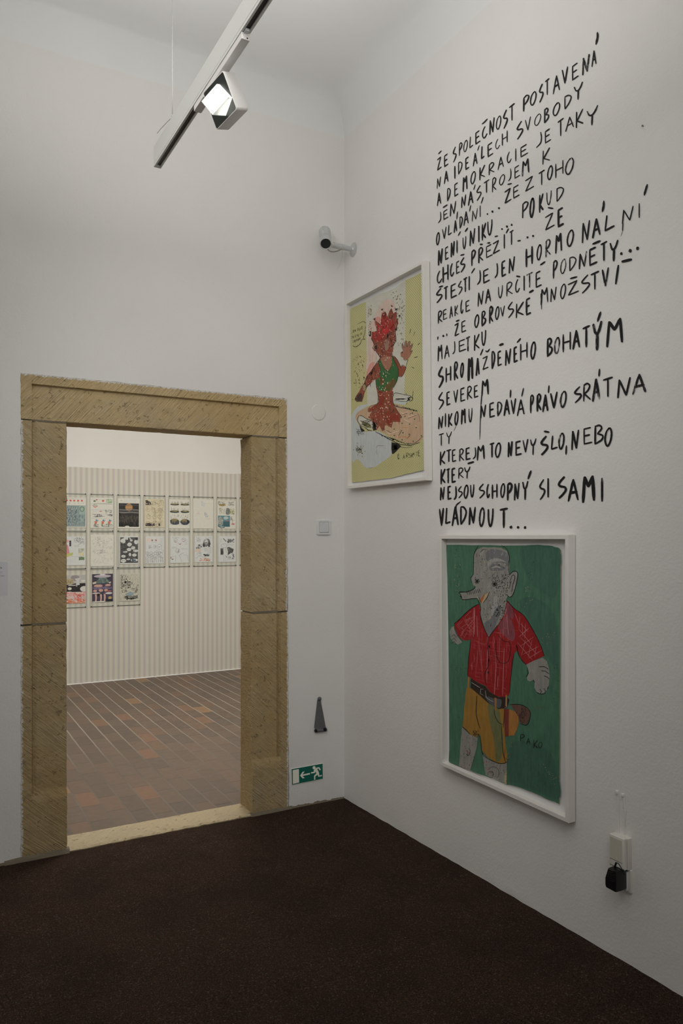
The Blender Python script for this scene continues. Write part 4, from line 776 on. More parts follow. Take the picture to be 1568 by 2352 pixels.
for n_, pl in ((42, [690,760,720,740,720,1000,690,960]), (60, [900,720,970,700,965,1100,920,1060]), (20, [860,650,960,620,960,700,880,700])):
    for p in scatter(P_(q, pl), n_, rd): A.dot(p, rd.uniform(.5, 1.3), rd.uniform(.6, 2.4), GRS, 6)
for p in scatter(P_(q, [570,1160,660,1120,660,1350,600,1400]), 50, rd): A.dot(p, 1.3, 1.8, OCR, 6)
A.poly(P_(q, [562,1640,568,1580,610,1525,660,1510,700,1512,660,1535,610,1570,595,1610,600,1640,640,1700,660,1720,760,1715,830,1752,868,1790,872,1860,866,1900,830,1930,780,1965,740,1990,690,2002,655,1985,630,1950,600,1930,564,1938]), CLD, 3)
A.poly(P_(q, [590,1600,620,1560,700,1522,780,1500,900,1505,1000,1550,1080,1575,1110,1612,1114,1700,1108,1770,1080,1800,1030,1812,940,1790,860,1752,760,1702,700,1660,640,1640,605,1640]), TAN, 3)
A.poly(P_(q, [870,1800,920,1810,945,1830,890,1888,874,1892,868,1850]), DKB); A.poly(P_(q, [622,1665,640,1690,665,1712,640,1722,630,1700]), DKB); A.poly(P_(q, [720,1640,745,1650,752,1705,728,1712]), DKB)
A.poly(P_(q, [608,1625,622,1600,645,1598,700,1628,725,1640,722,1690,700,1700,660,1680,625,1660]), WB, 3); A.poly(P_(q, [640,1640,700,1660,715,1690,660,1678]), GRS, 3)
A.poly(P_(q, [886,1430,930,1424,1010,1432,1012,1480,990,1492,890,1478]), WB); A.poly(P_(q, [890,1480,985,1492,970,1512,890,1500]), CLD)
fig = P_(s1, [500,1120,590,1100,578,1020,565,950,572,920,660,985,668,880,682,775,712,765,742,750,785,850,815,760,850,700,870,745,890,790,915,765,942,750,946,880,972,868,965,960,950,1050,920,1130,935,1200,930,1260,910,1320,890,1380,880,1470,860,1530,850,1575,760,1590,640,1580,600,1490,550,1450,510,1390,552,1340,520,1290,490,1230])
A.poly(fig, SKN); A.poly(P_(s1, [510,1120,600,1100,580,960,660,1000,690,790,740,780,790,880,850,860,900,950,900,1040,850,1110,760,1150,700,1250,600,1300,520,1230]), RD1, 3)
A.poly(P_(s1, [730,1270,790,1250,810,1330,790,1430,740,1440]), paint((140, 112, 98), RF, 0.1, 'nose_grey'), 3); A.poly(P_(s1, [690,1050,760,1020,800,1090,760,1160,700,1130]), paint((176, 40, 40), RF, 0.1, 'bright_red'), 3)
A.poly(P_(s1, [508,1390,540,1345,595,1325,590,1440,560,1455]), SK2)
tor = P_(s2, [655,395,600,470,540,560,480,650,405,745,362,870,310,930,262,1030,200,1140,220,1185,320,1200,350,1100,400,950,470,880,562,790,580,950,602,1060,622,1200,560,1250,445,1320,440,1375,500,1372,430,1480,500,1520,515,1600,575,1590,580,1716,640,1630,690,1736,738,1630,770,1600,850,1667,880,1556,1010,1568,1012,1490,1035,1470,960,1360,900,1280,882,1190,875,960,900,600,880,380,850,350,760,350])
A.poly(tor, SKN)
for mt_ in (RST, SK2, DKB, RD1):
    A.up()
    for pl_ in (tor, fig):
        for p in scatter(pl_, 34, rd): A.stroke([p, (p[0] + rd.uniform(-1.5, 1.5), p[1] + rd.uniform(3, 10))], rd.uniform(.6, 1.6), mt_, .6, up=False)
A.poly(P_(s2, [622,1010,700,1010,720,1200,680,1400,760,1560,700,1500,640,1360,622,1200]), RST, 3); A.poly(P_(s2, [740,1430,800,1380,960,1440,1000,1540,870,1530,840,1640,780,1580]), RST, 3); A.poly(P_(s2, [460,1340,560,1270,600,1280,520,1350]), RST, 3)
A.poly(P_(s2, [660,420,760,380,860,400,850,540,800,640,740,612,690,520]), SK2, 3)
A.poly(P_(s2, [888,368,925,390,962,452,1022,562,1062,540,1120,572,1092,652,1042,742,970,742,976,640,905,470]), SKN)
A.poly(P_(s2, [1040,165,1052,150,1068,170,1082,222,1096,115,1114,104,1130,115,1132,210,1158,124,1178,108,1192,122,1182,212,1216,165,1236,162,1230,200,1200,250,1192,290,1216,272,1232,278,1222,300,1172,400,1142,438,1072,440,1060,402,1022,390,1014,312,1040,300,1062,282,1044,220]), SK2)
A.poly(P_(s2, [1070,448,1142,448,1112,576,1050,540]), WB)
A.poly(P_(s2, [640,440,610,490,650,600,642,760,572,800,582,900,622,985,700,1012,820,992,902,922,952,822,977,700,972,620,922,500,892,392,868,368,862,440,852,560,802,642,730,612,690,522,668,470]), GRN)
A.poly(P_(s2, [800,850,900,780,930,860,860,950,760,990,720,940]), paint((92, 74, 36), RF, 0.25, 'brown_green'), 3); A.poly(P_(s2, [640,780,700,760,720,860,660,900]), paint((96, 70, 34), RF, 0.25, 'umber'), 3)
A.poly(P_(s2, [340,890,372,880,402,940,372,1005,338,985]), OCR); A.poly(P_(s2, [200,1140,300,1040,330,1100,310,1190,220,1185]), paint((74, 46, 42), RF, 0.2, 'hand_shade'), 3)
for n_, pl, mt in ((210, None, WDR), (150, None, DKB)):
    for p in scatter(tor, n_ * 6 // 10, rd) + scatter(fig, n_ * 4 // 10, rd): A.dot(p, rd.uniform(.3, .8), rd.uniform(.4, 1.5), mt, 6)
for i in range(26):
    x = rd.gauss(740, 50); y = rd.uniform(600, 1520); A.dot(s2(x, y), .9, 1.9, WDR, 6)
def Kb(f, w_, *fl): A.stroke(P_(f, fl), w_, BK, 0.3, len(fl) > 6, 0.15)
Kb(s1, 0.9, 240,975, 340,930, 372,940, 392,965); Kb(s1, 0.8, 385,1010, 376,1120, 350,1225, 380,1250); Kb(s1, 1.2, 325,1245, 282,1340, 205,1385, 155,1365); Kb(s1, 1.0, 325,1245, 345,1250, 382,1250)
letters(A, s1, 'J 150 1080 165 1130|E 170 1075 185 1128|N 192 1068 212 1115|T 235 1050 255 1105|U 262 1045 280 1095|L 290 1030 302 1080|E 312 1010 340 1070|M 135 1190 165 1240|E 170 1180 188 1230|Z 195 1165 215 1215|T 225 1160 242 1205|U 248 1150 268 1200|T 290 1130 306 1180|I 312 1120 326 1170|L 158 1260 175 1315|A 182 1255 205 1310|V 205 1245 228 1295|I 232 1235 242 1285|A 248 1230 268 1280|K 272 1215 300 1265'.split('|'), 0.11, BK, BK, False)
for (cx_, cy_) in ((553, 885), (682, 720), (855, 645), (935, 710), (993, 828), (478, 1120), (935, 1075), (470, 1180)):
    for i in range(12): a = rd.uniform(0, 6.28); r1 = rd.uniform(4, 34); Kb(s1, 0.7, cx_ + rd.gauss(0, 8), cy_ + rd.gauss(0, 10), cx_ + r1 * math.cos(a), cy_ + r1 * 1.3 * math.sin(a))
Kb(s1, 0.9, 510,1115, 592,1100, 572,990, 568,920, 660,985, 670,880, 680,775); Kb(s1, 0.9, 700,742, 745,760, 778,830); Kb(s1, 0.9, 785,850, 815,760, 850,700, 870,745, 890,790, 920,760); Kb(s1, 0.8, 946,770, 946,880, 972,868); Kb(s1, 0.9, 968,880, 960,980, 925,1110, 935,1230, 912,1320)
Kb(s1, 1.3, 485,1230, 520,1290, 552,1340, 600,1325); Kb(s1, 1.1, 508,1395, 540,1440, 575,1455, 600,1500, 640,1560)
for i in range(18): Kb(s1, 0.8, 545 + rd.uniform(0, 50), 1345 + rd.uniform(0, 95), 545 + rd.uniform(0, 50), 1345 + rd.uniform(0, 95))
for i in range(12): Kb(s1, 0.9, 790 + rd.gauss(0, 14), 1180 + rd.gauss(0, 34), 790 + rd.gauss(0, 14), 1180 + rd.gauss(0, 34))
Kb(s1, 1.5, 820,1388, 860,1375, 905,1325, 918,1300); Kb(s1, 1.0, 858,1280, 870,1250)
Kb(s2, 1.0, 640,440, 600,480, 540,565, 480,655, 405,750, 362,870, 300,950); Kb(s2, 1.0, 262,1030, 200,1140, 225,1188, 262,1195); Kb(s2, 0.9, 320,1200, 350,1100, 355,1050); Kb(s2, 0.9, 385,950, 420,890, 470,878)
for i in range(26): a = rd.uniform(0, 1); Kb(s2, 0.8, 540 - a * 60 + rd.gauss(0, 18), 580 + a * 130 + rd.gauss(0, 14), 540 - a * 60 + rd.gauss(0, 18), 590 + a * 130 + rd.gauss(0, 14))
for fl in ([340,890,375,882,402,940,375,1005],[210,1150,260,1080,300,1040],[225,1170,270,1100,310,1060],[250,1185,290,1130,320,1090]): Kb(s2, 1.1, *fl)
Kb(s2, 0.9, 640,450, 620,500, 655,600, 640,720); Kb(s2, 0.9, 690,530, 730,612, 800,642, 845,560); Kb(s2, 1.0, 855,350, 870,340, 900,450, 960,560, 978,680, 950,830, 880,960); Kb(s2, 1.0, 570,800, 585,930, 640,1015, 700,1020)
Kb(s2, 1.0, 890,370, 950,430, 1000,520, 1025,600); Kb(s2, 0.9, 1025,560, 1050,535, 1110,575, 1090,660, 1040,745, 970,742); Kb(s2, 0.9, 1068,430, 1100,452, 1148,440, 1132,500, 1110,575)
Kb(s2, 0.8, 1040,300, 1062,280, 1044,220, 1040,160, 1055,150, 1082,222, 1096,112, 1114,102, 1130,115, 1132,210, 1160,122, 1180,106, 1190,122, 1182,212, 1220,162, 1236,166, 1192,290, 1228,272, 1222,300, 1170,400)
for i in range(9): Kb(s2, 0.9, 1045 + rd.gauss(0, 8), 310 + rd.gauss(0, 9), 1045 + rd.gauss(0, 8), 310 + rd.gauss(0, 9))
for fl in ([330,520,332,555],[222,672,240,715],[172,855,205,870],[145,1165,158,1155]): Kb(s2, 1.1, *fl)
for fl in ([1328,172,1368,138],[1262,405,1325,385],[1215,568,1262,598]): Kb(s2, 1.4, *fl)
for fl in ([1182,1145,1198,1065],[1248,1192,1275,1112]): Kb(s1, 1.0, *fl)
Kb(s2, 0.9, 622,1010, 610,1180, 600,1240, 500,1265, 440,1320, 436,1370, 490,1380); Kb(s2, 1.0, 882,1010, 882,1200, 960,1360, 1038,1475, 1000,1480); Kb(s2, 1.1, 890,1265, 1000,1300, 1150,1325, 1300,1360)
for i in range(44): a = rd.random(); Kb(s2, 0.9, 890 + a * 420, 1250 + a * 110 + rd.gauss(0, 12), 905 + a * 420, 1262 + a * 110 + rd.gauss(0, 12))
Kb(s2, 1.1, 885,1100, 900,1050, 960,1042, 1080,1070, 1180,1085, 1215,1110); Kb(s2, 1.0, 895,1170, 1000,1185, 1150,1195); Kb(s2, 1.3, 1150,1170, 1200,1110, 1240,1150, 1180,1200); Kb(s2, 1.1, 1225,1150, 1240,1060, 1242,995); Kb(s2, 0.9, 1115,1040, 1118,1070); Kb(s2, 1.0, 1135,1215, 1120,1250)
for i in range(20): Kb(s2, 1.0, 900 + rd.uniform(0, 250), 1150 + rd.gauss(0, 5), 912 + rd.uniform(0, 250), 1150 + rd.gauss(0, 6)) if i < 8 else Kb(s2, 1.0, 1160 + rd.gauss(0, 18), 1150 + rd.gauss(0, 22), 1160 + rd.gauss(0, 18), 1150 + rd.gauss(0, 22))
Kb(s3, 1.3, 275,265, 330,280, 400,325, 500,360); Kb(s3, 1.2, 270,270, 242,340, 262,400, 300,450); Kb(s3, 1.5, 300,450, 320,530, 360,560); Kb(s3, 1.6, 370,480, 430,530, 500,550)
for i in range(40): Kb(s3, 0.9, 260 + rd.uniform(0, 230), 330 + rd.uniform(0, 150), 275 + rd.uniform(0, 230), 350 + rd.uniform(0, 150)) if i < 14 else Kb(s3, 1.1, 540 + rd.gauss(0, 22), 440 + rd.gauss(0, 50), 540 + rd.gauss(0, 22), 440 + rd.gauss(0, 50))
Kb(s3, 1.6, 560,560, 680,620, 800,690, 900,740, 1000,785, 1100,800, 1220,800, 1360,755); Kb(s3, 1.0, 760,650, 900,690, 1050,755, 1200,775, 1300,750, 1420,640); Kb(s3, 1.0, 1000,830, 1100,850, 1230,830)
for i in range(40): a = rd.random(); Kb(s3, 1.0, 640 + a * 560, 620 + a * 190 + rd.gauss(0, 10), 660 + a * 560, 628 + a * 190 + rd.gauss(0, 10))
for fl in ([1050,255,1140,225],[1180,255,1205,225],[1150,325,1300,262,1340,250],[740,548,800,550,860,580,1040,535],[1045,535,970,640],[1125,690,1190,625],[780,440,850,490,875,370]): Kb(s3, 0.9, *fl)
Kb(s3, 0.8, 1330,235, 1355,290, 1358,380)
for pl, mt in (([1000,190,1060,240,1150,200,1160,290,1330,250], WDR), ([740,540,810,600,1010,540,960,660], WDR), ([960,660,1110,650,1130,690,1190,640], OR2), ([1080,330,1120,360,1180,380], WDR), ([1040,480,1150,490], OR2), ([1280,450,1310,470], WDR)): A.stroke(P_(s3, pl), 1.2, mt, 0.4)
for x, y in ((1095,285),(1230,225),(1270,335),(1045,410),(1180,425),(1300,485),(900,515),(1060,580),(905,628),(1175,610),(1045,705),(1245,735),(1390,635)): A.dot(s3(x, y), 1.6, 1.8, GNL)
for i in range(26): Kb(s3, 0.6, 200 + rd.uniform(0, 160), 560 + rd.gauss(0, 40), 212 + rd.uniform(0, 160), 570 + rd.gauss(0, 40)) if i < 10 else Kb(s3, 0.6, 260 + rd.gauss(0, 40), 870 + rd.gauss(0, 40), 266 + rd.gauss(0, 40), 872 + rd.gauss(0, 40))
Kb(s3, 0.6, 580,860, 600,815, 660,812, 720,815); Kb(s3, 0.5, 585,880, 580,930, 600,975); Kb(s3, 0.8, 440,1215, 480,1215, 520,1205)
for i in range(30): A.dot(s3(280 + rd.gauss(0, 40), 900 + rd.gauss(0, 60)), 1.1, 1.3, GRS, 6)
for i in range(36): Kb(s3, 1.0, 880 + rd.uniform(-20, 90), 760 + rd.uniform(0, 120), 890 + rd.uniform(-20, 70), 780 + rd.uniform(0, 120))
letters(A, s3, 'C 965 942 1000 1058|T 985 975 1005 1010|A 1058 975 1096 1050|R 1112 942 1168 1035|S 1166 948 1208 1032|K 1210 945 1252 1030|A 1238 938 1272 990|T 1290 922 1328 1000|E 1330 896 1372 1005'.split('|'), 0.07, BK, BK, False)
part('painted_sheet', A.mb, r, label='dotted green paper painted with a red spiky-headed figure')

# ------------------------------------------------------------------ track with spotlight
ZB = 2.8227; ZT = 2.8953; TX0, TX1 = -1.3847, -1.3592; TY = -1.0545; TYE = -5.6
TH = 0.0035
t = thing('lighting_track', 'long white lighting track hung on a thin wire below the ceiling', 'lighting track', (TX0, TY, ZT))
mb = MB()
pr = [(TX0, ZB), (TX0, ZB + 0.0085), (TX0 + 0.0009, ZB + 0.0095), (TX0, ZB + 0.0105), (TX0, ZT), (TX1, ZT), (TX1, ZB), (TX1 - 0.006, ZB), (TX1 - 0.006, ZB + 0.02), (TX0 + 0.006, ZB + 0.02), (TX0 + 0.006, ZB)]
mb.prism([(x, TY - 0.004, z) for x, z in pr], (0, TYE - TY, 0), M['track']); part('track_housing', mb, t)
mb = MB(); mb.box((TX0 + 0.0065, TYE, ZB + 0.004), (TX1 - 0.0065, TY - 0.012, ZB + 0.0195), M['black_plastic']); part('track_slot', mb, t, label='black power slot')
mb = MB(); mb.box((TX0 - 0.0003, TY - 0.0045, ZB - 0.0005), (TX1 + 0.0003, TY, ZT + 0.0003), M['track'], 0.0008); mb.box((TX0 + 0.007, TY - 0.016, ZB - 0.0012), (TX1 - 0.007, TY - 0.004, ZB + 0.008), M['grey_plastic'], 0.001); part('end_cap', mb, t)
wy = float(hit(393, 277, 2, ZT)[1]); wx = (TX0 + TX1) / 2 - 0.004
mb = MB(); mb.tube([(wx, wy, ZT + 0.02), (wx, wy, ZC - 0.002)], 0.0008, M['wire'], 8); part('suspension_wire', mb, t, smooth=True)
mb = MB(); mb.lathe((wx, wy, ZT - 0.001), (0, 0, 1), [(0, 0), (0, 0.0045), (0.006, 0.0045), (0.008, 0.003), (0.020, 0.0026), (0.022, 0.001)], M['chrome'], 14); part('wire_gripper', mb, t, smooth=True)
mb = MB(); mb.tube([(wx, wy, ZT + 0.012), (wx - 0.006, wy + 0.03, ZT + 0.012), (wx - 0.018, wy + 0.075, ZT + 0.004), (wx - 0.024, wy + 0.10, ZT - 0.002)], 0.0008, M['wire'], 6); part('wire_end', mb, t, smooth=True)

HC = Vector((-1.3752, -1.7037, 2.7357)); E1 = Vector((.3576, -.0719, -.9311)).normalized(); E3 = Vector((-.9114, -.2441, -.3312)).normalized(); E2 = E3.cross(E1).normalized(); HS = 0.109; HT = 0.0455
sp = thing('track_spotlight', 'square white spotlight with a dark face, lit, clipped under the lighting track', 'spotlight', HC)
HM = Matrix(((E1.x, E2.x, E3.x, HC.x), (E1.y, E2.y, E3.y, HC.y), (E1.z, E2.z, E3.z, HC.z), (0, 0, 0, 1)))
def rsq(a, r, n=5):
    out = []
    for cx_, cy_, a0 in ((a - r, a - r, 0), (-a + r, a - r, 90), (-a + r, -a + r, 180), (a - r, -a + r, 270)):
        for i in range(n + 1): th = math.radians(a0 + 90 * i / n); out.append((cx_ + r * math.cos(th), cy_ + r * math.sin(th)))
    return out
def lay(mb, rings, m, mtx, cap0=True, cap1=True):
    vs = []; n = None
    for pts, h in rings: n = len(pts); vs += [mtx @ Vector((p[0], p[1], h)) for p in pts]
    fs = [[k * n + i, k * n + (i + 1) % n, (k + 1) * n + (i + 1) % n, (k + 1) * n + i] for k in range(len(rings) - 1) for i in range(n)]
    if cap0: fs.append(list(range(n))[::-1])
    if cap1: fs.append([(len(rings) - 1) * n + i for i in range(n)])
    mb.add(vs, fs, m)
a = HS / 2
mb = MB(); lay(mb, [(rsq(a - 0.004, 0.005), -HT), (rsq(a - 0.001, 0.007), -HT + 0.0015), (rsq(a, 0.007), -HT + 0.004), (rsq(a, 0.007), -0.001), (rsq(a - 0.0008, 0.0065), 0), (rsq(a - 0.0022, 0.006), 0), (rsq(a - 0.0024, 0.006), -0.003)], M['head_white'], HM, True, False); part('lamp_housing', mb, sp, smooth=True)
mb = MB(); lay(mb, [(rsq(a - 0.0023, 0.006), -0.0035), (rsq(a - 0.0023, 0.006), -0.0008)], M['lens_black'], HM); part('front_plate', mb, sp)
RIM = [Vector(v) for v in ((-1.3854, -1.7085, 2.7786), (-1.3636, -1.7418, 2.7294), (-1.3961, -1.7041, 2.6896), (-1.4179, -1.6709, 2.7388))]
CV = Vector([float(c) for c in CAM]); RIM = [CV + (v - CV) * (1 - 0.021 / 2.49) for v in RIM]
rc = sum(RIM, Vector()) / 4; hgt_ = [(v - HC).dot(E3) for v in RIM]
BASE = [v - E3 * (h_ + 0.0006) for v, h_ in zip(RIM, hgt_)]; IN = [rc + (v - rc) * 0.95 for v in RIM]
INB = [rc + (v - rc) * 0.90 - E3 * min(max(h_, 0.003) * 0.62, 0.019) for v, h_ in zip(RIM, hgt_)]
mb = MB(); vs = BASE + RIM + IN + INB
mb.add(vs, [[4 * k + i, 4 * k + (i + 1) % 4, 4 * k + 4 + (i + 1) % 4, 4 * k + 4 + i] for k in range(3) for i in range(4)], M['frosted']); part('reflector_hood', mb, sp, label='bright square reflector')
ic = sum(INB, Vector()) / 4; mb = MB(); mb.prism([ic + (v - ic) * 0.99 - E3 * 0.0012 for v in INB], E3 * 0.0014, M['lamp_glow']); part('lamp_panel', mb, sp, label='glowing lamp panel')
AY0 = float(hit(572, 93, 2, ZB - 0.018)[1]); AY1 = -1.50
mb = MB(); mb.box((TX0 + 0.0015, AY0, ZB - 0.019), (TX1 - 0.0005, AY1, ZB - 0.0004), M['head_white'], 0.0012); mb.box((TX0 + 0.0072, AY0 - 0.014, ZB - 0.004), (TX1 - 0.0072, AY0 + 0.03, ZB + 0.003), M['grey_plastic'], 0.001); part('track_adapter', mb, sp)
hole = MB(); hole.lathe((TX1 - 0.008, AY0 + 0.0003, ZB - 0.014), (0, -1, 0), [(0, 0.0022), (0.0004, 0.0022), (0.0004, 0.0001)], M['dark_gap'], 10); part('screw_hole', hole, sp)
bk = HC - E3 * (HT - 0.004); mb = MB(); mb.tube([bk, bk + Vector((0.004, -0.008, 0.012)), (TX1 - 0.010, bk.y - 0.012, ZB - 0.012)], 0.0065, M['head_white'], 12); part('swivel_arm', mb, sp, smooth=True)
lamp('spotlight_beam', 'SPOT', tuple(rc + E3 * 0.02), 25, NEUT, E3, 0.02, spot_size=math.radians(110), spot_blend=0.8)

M['cable_grey'] = plain('grey_cable', (0.22, 0.205, 0.18), 0.5, 0.3)
# ------------------------------------------------------------------ surveillance camera by the corner
foot_p = hr(811.5, 573.5); cy = float(foot_p[1]); cz = float(foot_p[2])
tip = at_depth(765, 562.5, depth(np.array([-0.14, cy, cz]))); tip = np.array([tip[0], cy + (tip[1] - cy) * 0.6, tip[2]])
dm = depth(np.array([-0.205, cy - 0.01, cz + 0.03]))
Fp = at_depth(747.9, 560.2, dm - 0.05); Rp = at_depth(745.2, 531.0, dm + 0.068); ax = Vector(Fp - Rp); L = ax.length; ax.normalize(); rad = 13.7 * dm / FPX
cc = thing('security_camera', 'silver bullet security camera on a bracket near the wall corner', 'security camera', tuple(foot_p))
mb = MB(); mb.lathe(Rp, ax, [(0, 0), (0, rad * 0.82), (0.003, rad * 0.96), (0.008, rad), (L * 0.52, rad), (L * 0.52 + 0.002, rad * 0.965), (L * 0.52 + 0.004, rad), (L * 0.58, rad), (L * 0.58 + 0.002, rad * 0.965), (L * 0.58 + 0.004, rad), (L - 0.003, rad), (L, rad * 0.97), (L + 0.001, rad * 0.90), (L - 0.001, rad * 0.84), (L - 0.004, rad * 0.82)], M['silver'], 40); part('camera_body', mb, cc, smooth=True)
mb = MB(); mb.lathe(Rp, ax, [(L - 0.007, 0), (L - 0.007, rad * 0.84), (L - 0.0035, rad * 0.83), (L - 0.003, rad * 0.6), (L - 0.0035, 0)], M['lens_black'], 36); part('lens_glass', mb, cc, smooth=True, label='black front glass')
mb = MB(); od = Vector(Rp) + ax * (L * 0.80); side = Vector((1, 0, 0)) - ax * ax.x; side.normalize()
mb.lathe(od + side * rad * 0.97, side, [(0, 0.0045), (0.004, 0.0045), (0.005, 0.003), (0.005, 0)], M['silver'], 14)
for k in (0.12, 0.34): mb.lathe(Vector(Rp) + ax * L * k + (Vector((-0.55, -0.5, 0.35)).normalized() - ax * Vector((-0.55, -0.5, 0.35)).normalized().dot(ax)).normalized() * rad * 0.995, (Vector((-0.55, -0.5, 0.35)) - ax * Vector((-0.55, -0.5, 0.35)).dot(ax)), [(0, 0.0016), (0.0006, 0.0016), (0.0006, 0)], M['dark_gap'], 8)
part('body_screw', mb, cc)
bracket = MB(); tp = Vector(tip); fp = Vector(foot_p); d = (fp - tp).normalized(); ln = (fp - tp).length
bracket.lathe(tp, d, [(0, 0), (0, 0.0155), (0.002, 0.0165), (ln * 0.34, 0.0165), (ln * 0.345, 0.0158), (ln * 0.35, 0.0165), (ln * 0.52, 0.0165), (ln * 0.525, 0.0135), (ln - 0.016, 0.0135), (ln - 0.010, 0.018), (ln - 0.004, 0.030), (ln - 0.002, 0.039), (ln, 0.040), (ln + 0.001, 0.0)], M['silver'], 30); br = part('wall_bracket', bracket, cc, smooth=True)
mb = MB(); mb.lathe(tp - d * 0.014, d, [(0, 0.0), (0, 0.0115), (0.015, 0.0125)], M['pale_plastic'], 20); part('ball_joint', mb, cc, smooth=True)
jp = tp - d * 0.014; bp = Vector(Rp) + ax * (L * 0.78) + side * rad * 0.6; mb = MB(); mb.tube([jp + d * 0.002, (jp + bp) / 2, bp], 0.0105, M['pale_plastic'], 14); part('camera_neck', mb, cc, smooth=True)
mb = MB(); mb.lathe(tp + d * ln * 0.12 + Vector((0, -0.0158, 0)), (0, -1, 0), [(0, 0.0062), (0.0012, 0.0062), (0.0012, 0.004), (0.0006, 0.0035), (0.0006, 0)], M['silver'], 16)
part('bracket_screw', mb, br)
fcx = xf(700, 500, 11.2); mb = MB()
for off, r_ in ((0, 0.0024), (8, 0.0022)):
    pts = [at_depth(*fcx(x, y - off), dm - 0.02 + 0.0 * x) for x, y in ((560, 780), (600, 835), (660, 872), (740, 880), (830, 862), (905, 832), (945, 812))]
    mb.tube(catmull(pts, 4), r_, M['cable_grey'], 8)
part('cable_loop', mb, cc, smooth=True)
mb = MB(); pts = [at_depth(*fcx(945, 815), dm + 0.02), hb(*fcx(960, 860), -0.03)] + [hb(*fcx(x, y), -0.004) for x, y in ((958, 960), (945, 1060), (905, 1180), (850, 1280), (815, 1325))]
mb.tube(catmull(pts, 4), 0.0011, M['pale_plastic'], 6); part('thin_lead', mb, cc, smooth=True)

# ------------------------------------------------------------------ small fittings on the door wall
fsw = xf(700, 900, 6.53)
p0 = hb(*fsw(170, 1915)); p1 = hb(*fsw(374, 2147)); wdt = float(p1[0] - p0[0]); hgt = float(p0[2] - p1[2]); cx_ = float((p0[0] + p1[0]) / 2); cz_ = float((p0[2] + p1[2]) / 2)
sw = thing('light_switch', 'square white light switch on the wall between the door and the corner', 'light switch', (cx_, 0, cz_ - hgt / 2))
SM = Matrix(((1, 0, 0, cx_), (0, 0, -1, 0), (0, 1, 0, cz_), (0, 0, 0, 1)))
s_ = wdt / 2
mb = MB(); lay(mb, [(rsq(s_, 0.009), 0.0), (rsq(s_, 0.009), 0.006), (rsq(s_ - 0.002, 0.008), 0.0095), (rsq(s_ - 0.008, 0.006), 0.0105), (rsq(s_ - 0.0125, 0.005), 0.0105), (rsq(s_ - 0.013, 0.005), 0.006)], M['white_plastic'], SM); part('switch_plate', mb, sw, smooth=True)
mb = MB(); lay(mb, [(rsq(s_ - 0.0145, 0.004), 0.004), (rsq(s_ - 0.0145, 0.004), 0.0115), (rsq(s_ - 0.016, 0.003), 0.0128)], M['grey_plastic'], SM); rk = part('switch_rocker', mb, sw, smooth=True)
mb = MB(); mb.lathe((cx_ - 0.006, -0.0127, cz_ + s_ * 0.52), (0, -1, 0), [(0, 0.0012), (0.0004, 0.0012), (0.0004, 0)], M['dark_gap'], 8); part('indicator_dot', mb, rk)
rc0 = hb(*fsw(203, 307)); rr = abs(float(hb(*fsw(308, 307))[0] - hb(*fsw(98, 307))[0])) / 2
mb = MB(); mb.lathe((rc0[0], 0.001, rc0[2]), (0, -1, 0), [(0, rr), (0.0035, rr), (0.0045, rr - 0.0015), (0.0048, rr - 0.006), (0.005, 0)], M['wall'], 48)
o = part('cover_plate', mb, None, smooth=True); o['label'] = 'round white-painted blank cover plate above the light switch'; o['category'] = 'cover plate'

# strap hinge left on the wall
fh = xf(650, 1560, 7.84); hp = lambda x, y, yo=0.0: hb(*fh(x, y), yo)
b0 = hp(650, 900)
hg = thing('strap_hinge', 'grey iron strap hinge screwed upright to the wall above the exit sign', 'hinge', (b0[0], 0, hp(650, 955)[2]))
out = [(612, 372), (672, 372), (676, 420), (690, 490), (712, 600), (735, 730), (757, 850), (762, 880), (740, 896), (690, 890), (620, 893), (575, 890), (556, 872), (566, 780), (580, 660), (594, 540), (605, 450)]
mb = MB(); mb.prism([hp(x, y, 0.0) for x, y in out], (0, -0.005, 0), M['iron']); part('strap_plate', mb, hg)
mb = MB(); kc = hp(648, 350); mb.lathe((kc[0], 0, kc[2]), (0, -1, 0), [(0, 0.0105), (0.006, 0.0115), (0.011, 0.0095), (0.014, 0.005), (0.0148, 0)], M['iron'], 20); part('rounded_tip', mb, hg, smooth=True)
for x, y in ((650, 505), (650, 778)):
    k_ = hp(x, y); mb = MB(); mb.lathe((k_[0], -0.0046, k_[2]), (0, -1, 0), [(0, 0.0052), (0.0012, 0.0052), (0.0014, 0.0036), (0.0006, 0.003), (0.0006, 0)], M['brass'], 16); part('screw', mb, hg, smooth=True)
e0 = hp(566, 922); e1 = hp(770, 905); mb = MB(); mb.tube([(e0[0], -0.008, e0[2]), (e1[0], -0.008, e1[2])], 0.009, M['iron'], 18); mb.box((e0[0], -0.006, e0[2] - 0.012), (e1[0], -0.0005, e0[2] + 0.010), M['iron'], 0.001); part('hinge_barrel', mb, hg, smooth=True)
for x, y, r_ in ((585, 925, 0.0075), (745, 905, 0.0088)):
    k_ = hp(x, y, -0.012); mb = MB(); mb.lathe((k_[0], -0.010, k_[2]), (0, -1, 0), [(0, r_), (0.010, r_), (0.0115, r_ - 0.001), (0.0118, 0)], M['rubber'], 18); part('rubber_stop', mb, hg, smooth=True)

